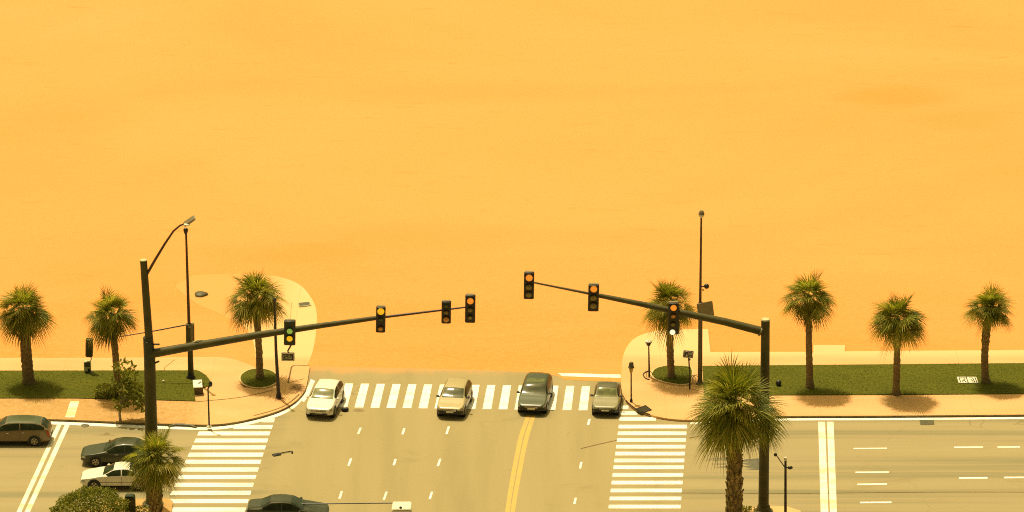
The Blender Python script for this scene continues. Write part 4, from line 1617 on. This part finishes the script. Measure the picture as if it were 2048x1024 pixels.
STYLES = {
    # zt: roofline, zs: shoulder line, w: half width share, wt: top half-width share; glass limits in u
    "hatch": dict(zt=[(0, .60), (.02, .70), (.10, .84), (.25, 1.0), (.45, 1.42), (.55, 1.48), (.80, 1.44), (.90, 1.30), (.975, .98), (1, .72)],
                  zs=[(0, .54), (.03, .66), (.12, .80), (.25, .92), (.60, .97), (.96, .98), (1, .66)],
                  wt=[(0, .80), (.1, .82), (.25, .80), (.45, .70), (.8, .68), (.95, .70), (1, .75)], ws=(.26, .44), rw=(.885, .965), sw=(.31, .90)),
    "suv": dict(zt=[(0, .74), (.02, .86), (.10, .98), (.24, 1.10), (.40, 1.54), (.52, 1.64), (.80, 1.62), (.91, 1.50), (.985, 1.10), (1, .85)],
                zs=[(0, .66), (.03, .78), (.12, .93), (.24, 1.03), (.60, 1.07), (.97, 1.06), (1, .80)],
                wt=[(0, .82), (.1, .84), (.24, .82), (.42, .74), (.8, .72), (.95, .72), (1, .75)], ws=(.25, .42), rw=(.905, .975), sw=(.30, .91)),
    "sedan": dict(zt=[(0, .56), (.02, .66), (.10, .78), (.28, .94), (.45, 1.36), (.55, 1.42), (.68, 1.39), (.83, 1.06), (.95, 1.02), (.985, .90), (1, .66)],
                  zs=[(0, .50), (.03, .62), (.12, .76), (.28, .88), (.60, .92), (.95, .95), (1, .62)],
                  wt=[(0, .80), (.1, .82), (.28, .80), (.46, .70), (.68, .69), (.84, .78), (1, .80)], ws=(.285, .44), rw=(.70, .815), sw=(.33, .79)),
    "wagon": dict(zt=[(0, .58), (.02, .68), (.10, .82), (.25, .98), (.43, 1.44), (.55, 1.50), (.78, 1.48), (.90, 1.36), (.975, 1.02), (1, .74)],
                  zs=[(0, .52), (.03, .66), (.12, .80), (.25, .93), (.60, .98), (.97, 1.02), (1, .70)],
                  wt=[(0, .80), (.1, .82), (.25, .80), (.45, .72), (.8, .70), (.95, .74), (1, .75)], ws=(.26, .43), rw=(.885, .968), sw=(.30, .93)),
    "coupe": dict(zt=[(0, .54), (.02, .64), (.10, .77), (.30, .93), (.47, 1.30), (.57, 1.35), (.66, 1.32), (.85, 1.0), (.95, .96), (.985, .86), (1, .64)],
                  zs=[(0, .48), (.03, .60), (.12, .75), (.30, .87), (.60, .90), (.95, .91), (1, .60)],
                  wt=[(0, .80), (.1, .82), (.30, .80), (.48, .68), (.66, .67), (.86, .78), (1, .80)], ws=(.305, .46), rw=(.68, .835), sw=(.35, .79)),
}
WIDTH = [(0, .74), (.02, .84), (.06, .93), (.14, .985), (.5, 1.0), (.84, .985), (.94, .93), (.985, .86), (1, .76)]
RT_T = [0, .5, 1, 1.15, 1.5, 2, 2.5, 2.85, 3, 3.12, 3.4, 3.7, 3.9, 4, 4.15, 4.4, 4.7, 5]


def car(label, style, px, zroad, length, width, hscale, heading, paint, roof=None, glass="glass", rim="rim", front_dark=False, sunroof=False, name="parked_car", cat="car", rubstrip=False, lights=True):
    st = STYLES[style]
    root = thing(name, label, cat, P(px[0], px[1], zroad), heading, "cars around the crossing")
    Lh, W = length, width / 2

    def ring(u):
        w = W * interp(WIDTH, u)
        zb = .24 + .13 * max(0, 1 - u * 10) + .10 * max(0, (u - .9) * 10)
        zs = hscale * interp(st["zs"], u)
        zt = hscale * interp(st["zt"], u)
        wt = W * interp(st["wt"], u) * min(1, w / W * 1.04)
        zt = max(zt, zs + .02)
        return [(0, zb), (w * .93, zb), (w, zb + .42 * (zs - zb)), (w * .965, zs), (wt, zt - .05 * min(1, (zt - zs) * 3)), (0, zt)]

    def S(u, t, side=1, off=0.0):
        pts = ring(u)
        i = min(4, int(t))
        k = t - i
        p0, p1, p2, p3 = pts[max(i - 1, 0)], pts[i], pts[i + 1], pts[min(i + 2, 5)]
        if i == 0:
            y = p1[0] + (p2[0] - p1[0]) * k
            z = p1[1] + (p2[1] - p1[1]) * k
        else:
            if i == 4:
                p3 = (-p1[0] * .9, p1[1])
            tn = .28
            m1 = ((p2[0] - p0[0]) * tn, (p2[1] - p0[1]) * tn)
            m2 = ((p3[0] - p1[0]) * tn, (p3[1] - p1[1]) * tn)
            h00, h10, h01, h11 = 2 * k ** 3 - 3 * k * k + 1, k ** 3 - 2 * k * k + k, -2 * k ** 3 + 3 * k * k, k ** 3 - k * k
            y = h00 * p1[0] + h10 * m1[0] + h01 * p2[0] + h11 * m2[0]
            z = h00 * p1[1] + h10 * m1[1] + h01 * p2[1] + h11 * m2[1]
        return Vector((Lh * (.5 - u), y * side, z))

    def Soff(u, t, side, off):
        e = .004
        a = S(min(u + e, 1), t, side) - S(max(u - e, 0), t, side)
        b_ = S(u, min(t + .02, 5), side) - S(u, max(t - .02, 0), side)
        n = a.cross(b_)
        if n.length < 1e-9:
            n = Vector((0, 0, 1))
        n.normalize()
        c0 = Vector((Lh * (.5 - u), 0, .5))
        if n.dot(S(u, t, side) - c0) < 0:
            n = -n
        return S(u, t, side) + n * off

    us = [0, .008, .02, .035, .05, .075, .10, .14, .18, .22, .25, .28, .31, .34, .37, .40, .43, .46, .5, .55, .6, .65, .68, .71, .74, .77, .80, .83, .86, .89, .915, .94, .96, .975, .99, 1]
    mb = MB()
    rows = []
    for u in us:
        a = [S(u, t, 1) for t in RT_T]
        b_ = [S(u, t, -1) for t in reversed(RT_T[1:-1])]
        rows.append(a + b_)
    mb.grid(rows, True)
    mb.face(rows[0])
    mb.face(list(reversed(rows[-1])))
    body = mb.build("body", paint, root, local=True, angle=50)

    def patch(name, mat, u0, u1, t0, t1, sides=(1, -1), off=.006, nu=8, nt=5, parent=None, join=False, trim=None):
        mb = MB()
        for sd in sides:
            rws = []
            for i in range(nu + 1):
                u = u0 + (u1 - u0) * i / nu
                ta, tb = t0, t1
                if trim:
                    ta, tb = trim(i / nu, t0, t1)
                rws.append([Soff(u, ta + (tb - ta) * j / nt, sd, off) for j in range(nt + 1)])
            mb.grid(rws)
        return mb.build(name, mat, parent or root, local=True, angle=60)

    G = M[glass]
    patch("windscreen", M["glass_light"] if glass == "glass_light" else G, st["ws"][0] + .004, st["ws"][1], 4.05, 5)
    patch("rear_window", M["glass"], st["rw"][0], st["rw"][1], 4.08, 5)
    u0, u1 = st["sw"]
    for sd in (1, -1):
        um = (u0 + u1) / 2
        patch("side_window", M["glass_side"], u0, um - .008, 3.14, 3.84, (sd,))
        patch("side_window", M["glass_side"], um + .008, u1, 3.14, 3.84, (sd,))
    if roof is not None:
        patch("roof", roof, st["ws"][1] + .012, st["rw"][0] - .012, 4.0, 5, off=.010)
    if sunroof:
        patch("sunroof", M["glass_light"], st["ws"][1] + .03, st["ws"][1] + .16, 4.22, 5, off=.012)
    for sd in (1, -1):
        hl = patch("headlight", M["headlight"], .010, .062, 2.35, 3.0, (sd,), .008, 4, 3)
        patch("tail_light", M["taillight"], .962, .992, 2.3, 2.98, (sd,), .008, 4, 3)
        patch("sill_trim", M["plastic"], .22, .80, 1.06, 1.4, (sd,), .004, 8, 2)
        if rubstrip:
            patch("rub_strip", M["plastic"], .20, .82, 2.08, 2.16, (sd,), .004, 8, 1)
        ym = W + .08
        um = st["ws"][0] + .055
        mbm = MB()
        zz = hscale * interp(st["zs"], um) + .07
        mbm.box((Lh * (.5 - um), sd * ym, zz), (.16, .20, .13), None, .05)
        mbm.tube([(Lh * (.5 - um), sd * (W * .93), zz - .05), (Lh * (.5 - um), sd * ym, zz - .02)], .03, 6)
        mbm.build("mirror", M["plastic"] if front_dark else paint, root, local=True)
        mbm = MB()
        for uu in ((.40, .60) if style != "coupe" else (.56,)):
            pp_ = Soff(uu + .06, 2.72, sd, .015)
            mbm.box(pp_, (.17, .03, .03), None, .01)
        mbm.build("door_handle", M["chrome"], root, local=True)
        # shut lines
        mbd = MB()
        for uu in (st["ws"][0] + .05, (u0 + u1) / 2, u1 - .06):
            mbd.grid([[Soff(uu + e_, 1.3 + 1.75 * j / 6, sd, .003) for j in range(7)] for e_ in (0, .003)])
        mbd.build("door_seam", M["plastic"], root, local=True, smooth=False)
    # front: grille, intake, plate
    r0 = ring(0)
    xf = Lh * .5
    zt_, zb_ = r0[4][1], r0[0][1]
    mb = MB()
    mb.box((xf + .005, 0, zb_ + (zt_ - zb_) * .72), (.05, W * 1.0, (zt_ - zb_) * .30), None, .015)
    gr = mb.build("grille", M["plastic"], root, local=True)
    mb = MB()
    for k_ in (-.5, .5):
        mb.box((xf + .032, 0, zb_ + (zt_ - zb_) * .72 + k_ * .06), (.012, W * .9, .018), None, 0)
    mb.build("grille_bar", M["chrome"], gr, local=True)
    mb = MB()
    mb.box((xf + .006, 0, zb_ + (zt_ - zb_) * .16), (.05, W * 1.25, (zt_ - zb_) * .26), None, .015)
    mb.build("air_intake", M["plastic"], root, local=True)
    mb = MB()
    mb.box((xf + .028, 0, zb_ + (zt_ - zb_) * .44), (.02, .46, .11), None, .004)
    mb.box((-xf - .012, 0, .66), (.02, .46, .11), None, .004)
    mb.build("number_plate", M["plate"], root, local=True)
    if front_dark:
        for sd in (1, -1):
            patch("bumper", M["plastic"], .0, .060, 1.0, 2.55, (sd,), .008, 5, 4)
        mb = MB()
        mb.box((xf + .003, 0, zb_ + (zt_ - zb_) * .33), (.03, W * 1.47, (zt_ - zb_) * .66), None, .01)
        mb.build("bumper_front", M["plastic"], root, local=True)
    mb = MB()
    mb.box((-xf - .004, 0, .40), (.04, W * 1.4, .18), None, .02)
    mb.build("rear_bumper_trim", M["plastic"], root, local=True)
    # wheels
    wr = .33 * (1.08 if style == "suv" else 1.0)
    for uu in (.19, .80):
        x = Lh * (.5 - uu)
        for sd in (1, -1):
            wl = W * interp(WIDTH, uu)
            mb = MB()
            mb.tube([(x, sd * (wl - .25), wr), (x, sd * (wl + .004), wr)], wr + .07, 24)
            mb.build("wheel_arch", M["plastic"], root, local=True)
            mb = MB()
            mb.tube([(x, sd * (wl - .2), wr), (x, sd * (wl - .01), wr), (x, sd * (wl + .012), wr)], [wr, wr, wr - .03], 24)
            wh = mb.build("wheel", M["rubber"], root, local=True)
            mb = MB()
            mb.tube([(x, sd * (wl - .02), wr), (x, sd * (wl + .018), wr)], [wr * .66, wr * .62], 20)
            ri = mb.build("rim", M[rim], wh, local=True)
            mb.v, mb.f, mb.m, mb.t = [], [], [], []
            for k_ in range(5):
                a = 2 * math.pi * k_ / 5 + .3
                ca = Vector((math.cos(a), 0, math.sin(a)))
                ta = Vector((-math.sin(a), 0, math.cos(a)))
                c0 = Vector((x, sd * (wl + .0205), wr))
                mb.face([c0 + ca * wr * .2 - ta * .03, c0 + ca * wr * .55 - ta * .055, c0 + ca * wr * .55 + ta * .055, c0 + ca * wr * .2 + ta * .03])
            mb.build("rim_gap", M["plastic"], wh, local=True, smooth=False)
    return root


for st_ in STYLES.values():
    st_["zt"] = blunt(st_["zt"])
    st_["zs"] = blunt(st_["zs"])

PW = mat_carpaint("white_car_paint", (0.80, 0.74, 0.58))
PS = mat_carpaint("champagne_car_paint", (0.43, 0.335, 0.145), .0)
PG = mat_carpaint("dark_green_car_paint", (0.048, 0.060, 0.018), .0)
PO = mat_carpaint("olive_silver_car_paint", (0.25, 0.22, 0.10), .0)
PO2 = mat_carpaint("dark_olive_car_paint", (0.10, 0.095, 0.04), .3)
PB = mat_carpaint("brown_car_paint", (0.17, 0.11, 0.034), .0)
PK = mat_carpaint("black_green_car_paint", (0.034, 0.038, 0.009), .0)
PGR = mat_carpaint("green_roof_paint", (0.070, 0.085, 0.030), .0)

FACE = R(-90)
car("white hatchback facing the road, first on the crosswalk beside the kerb corner", "hatch", (651, 816), Z_RD, 4.25, 1.78, 1.0, FACE + R(-9), PW, glass="glass_light")
car("champagne hatchback with dark bumper standing on the middle of the crosswalk", "hatch", (910, 815), Z_RD, 4.25, 1.76, 1.02, FACE + R(-8), PS, front_dark=True)
car("dark green estate with a pale sunroof at the yellow centre line", "wagon", (1071, 806), Z_RD, 4.6, 1.82, 1.0, FACE + R(-7), PG, front_dark=True, sunroof=True)
car("olive grey saloon with pale windscreen stopped beside the plaza kerb", "sedan", (1214, 813), Z_RD, 3.9, 1.68, 1.0, FACE + R(-5), PO, roof=PO2, glass="glass_light", front_dark=True)
car("brown estate with a dark green roof, driving out of the frame past the stop lines", "wagon", (26, 882), Z_RD, 4.7, 1.82, 1.0, R(180), PB, roof=PGR)
car("dark green-black saloon half hidden by the short palm, next to the white coupe", "sedan", (243, 923), Z_RD, 4.7, 1.84, .98, R(180), PK)
car("white two-door coupe in front of the dark saloon, half hidden by the short palm", "coupe", (236, 971), Z_RD, 4.25, 1.70, 1.0, R(180), PW, rubstrip=True)
car("black-green saloon at the bottom edge of the view, beside the white cabinet", "sedan", (575, 1040), Z_RD, 4.75, 1.84, 1.0, R(0), PK)

# ------------------------------------------------------------------ light
SUN_EL, SUN_AZ = 71.0, 330.0          # azimuth measured from +Y, clockwise
a = R(SUN_AZ)
to_sun = Vector((math.sin(a) * math.cos(R(SUN_EL)), math.cos(a) * math.cos(R(SUN_EL)), math.sin(R(SUN_EL))))
sd_ = bpy.data.lights.new("sun", "SUN")
sd_.energy = 3.75
sd_.angle = R(0.5)
sd_.color = (1.0, 0.86, 0.60)
so = bpy.data.objects.new("sun", sd_)
COL.objects.link(so)
so.rotation_euler = to_sun.to_track_quat("Z", "Y").to_euler()
so.location = (0, 0, 60)

w = bpy.data.worlds.new("World")
scene.world = w
w.use_nodes = True
nt = w.node_tree
bg = nt.nodes["Background"]
sky = nt.nodes.new("ShaderNodeTexSky")
sky.sky_type = "NISHITA"
sky.sun_disc = False
sky.sun_elevation = R(SUN_EL)
sky.sun_rotation = R(SUN_AZ)
sky.air_density = 0.6
sky.dust_density = 6.0
sky.ozone_density = 0.3
mx = nt.nodes.new("ShaderNodeMix")
mx.data_type = "RGBA"
mx.blend_type = "MULTIPLY"
mx.inputs[0].default_value = 1.0
mx.inputs[7].default_value = (1.0, 0.88, 0.36, 1)
nt.links.new(sky.outputs[0], mx.inputs[6])
nt.links.new(mx.outputs[2], bg.inputs[0])
bg.inputs[1].default_value = 0.125

scene.view_settings.view_transform = "Standard"
scene.view_settings.look = "None"
scene.view_settings.exposure = 0.17
scene.view_settings.gamma = 1
scene.cycles.use_denoising = False
scene.cycles.filter_width = 1.1
scene.cycles.max_bounces = 6
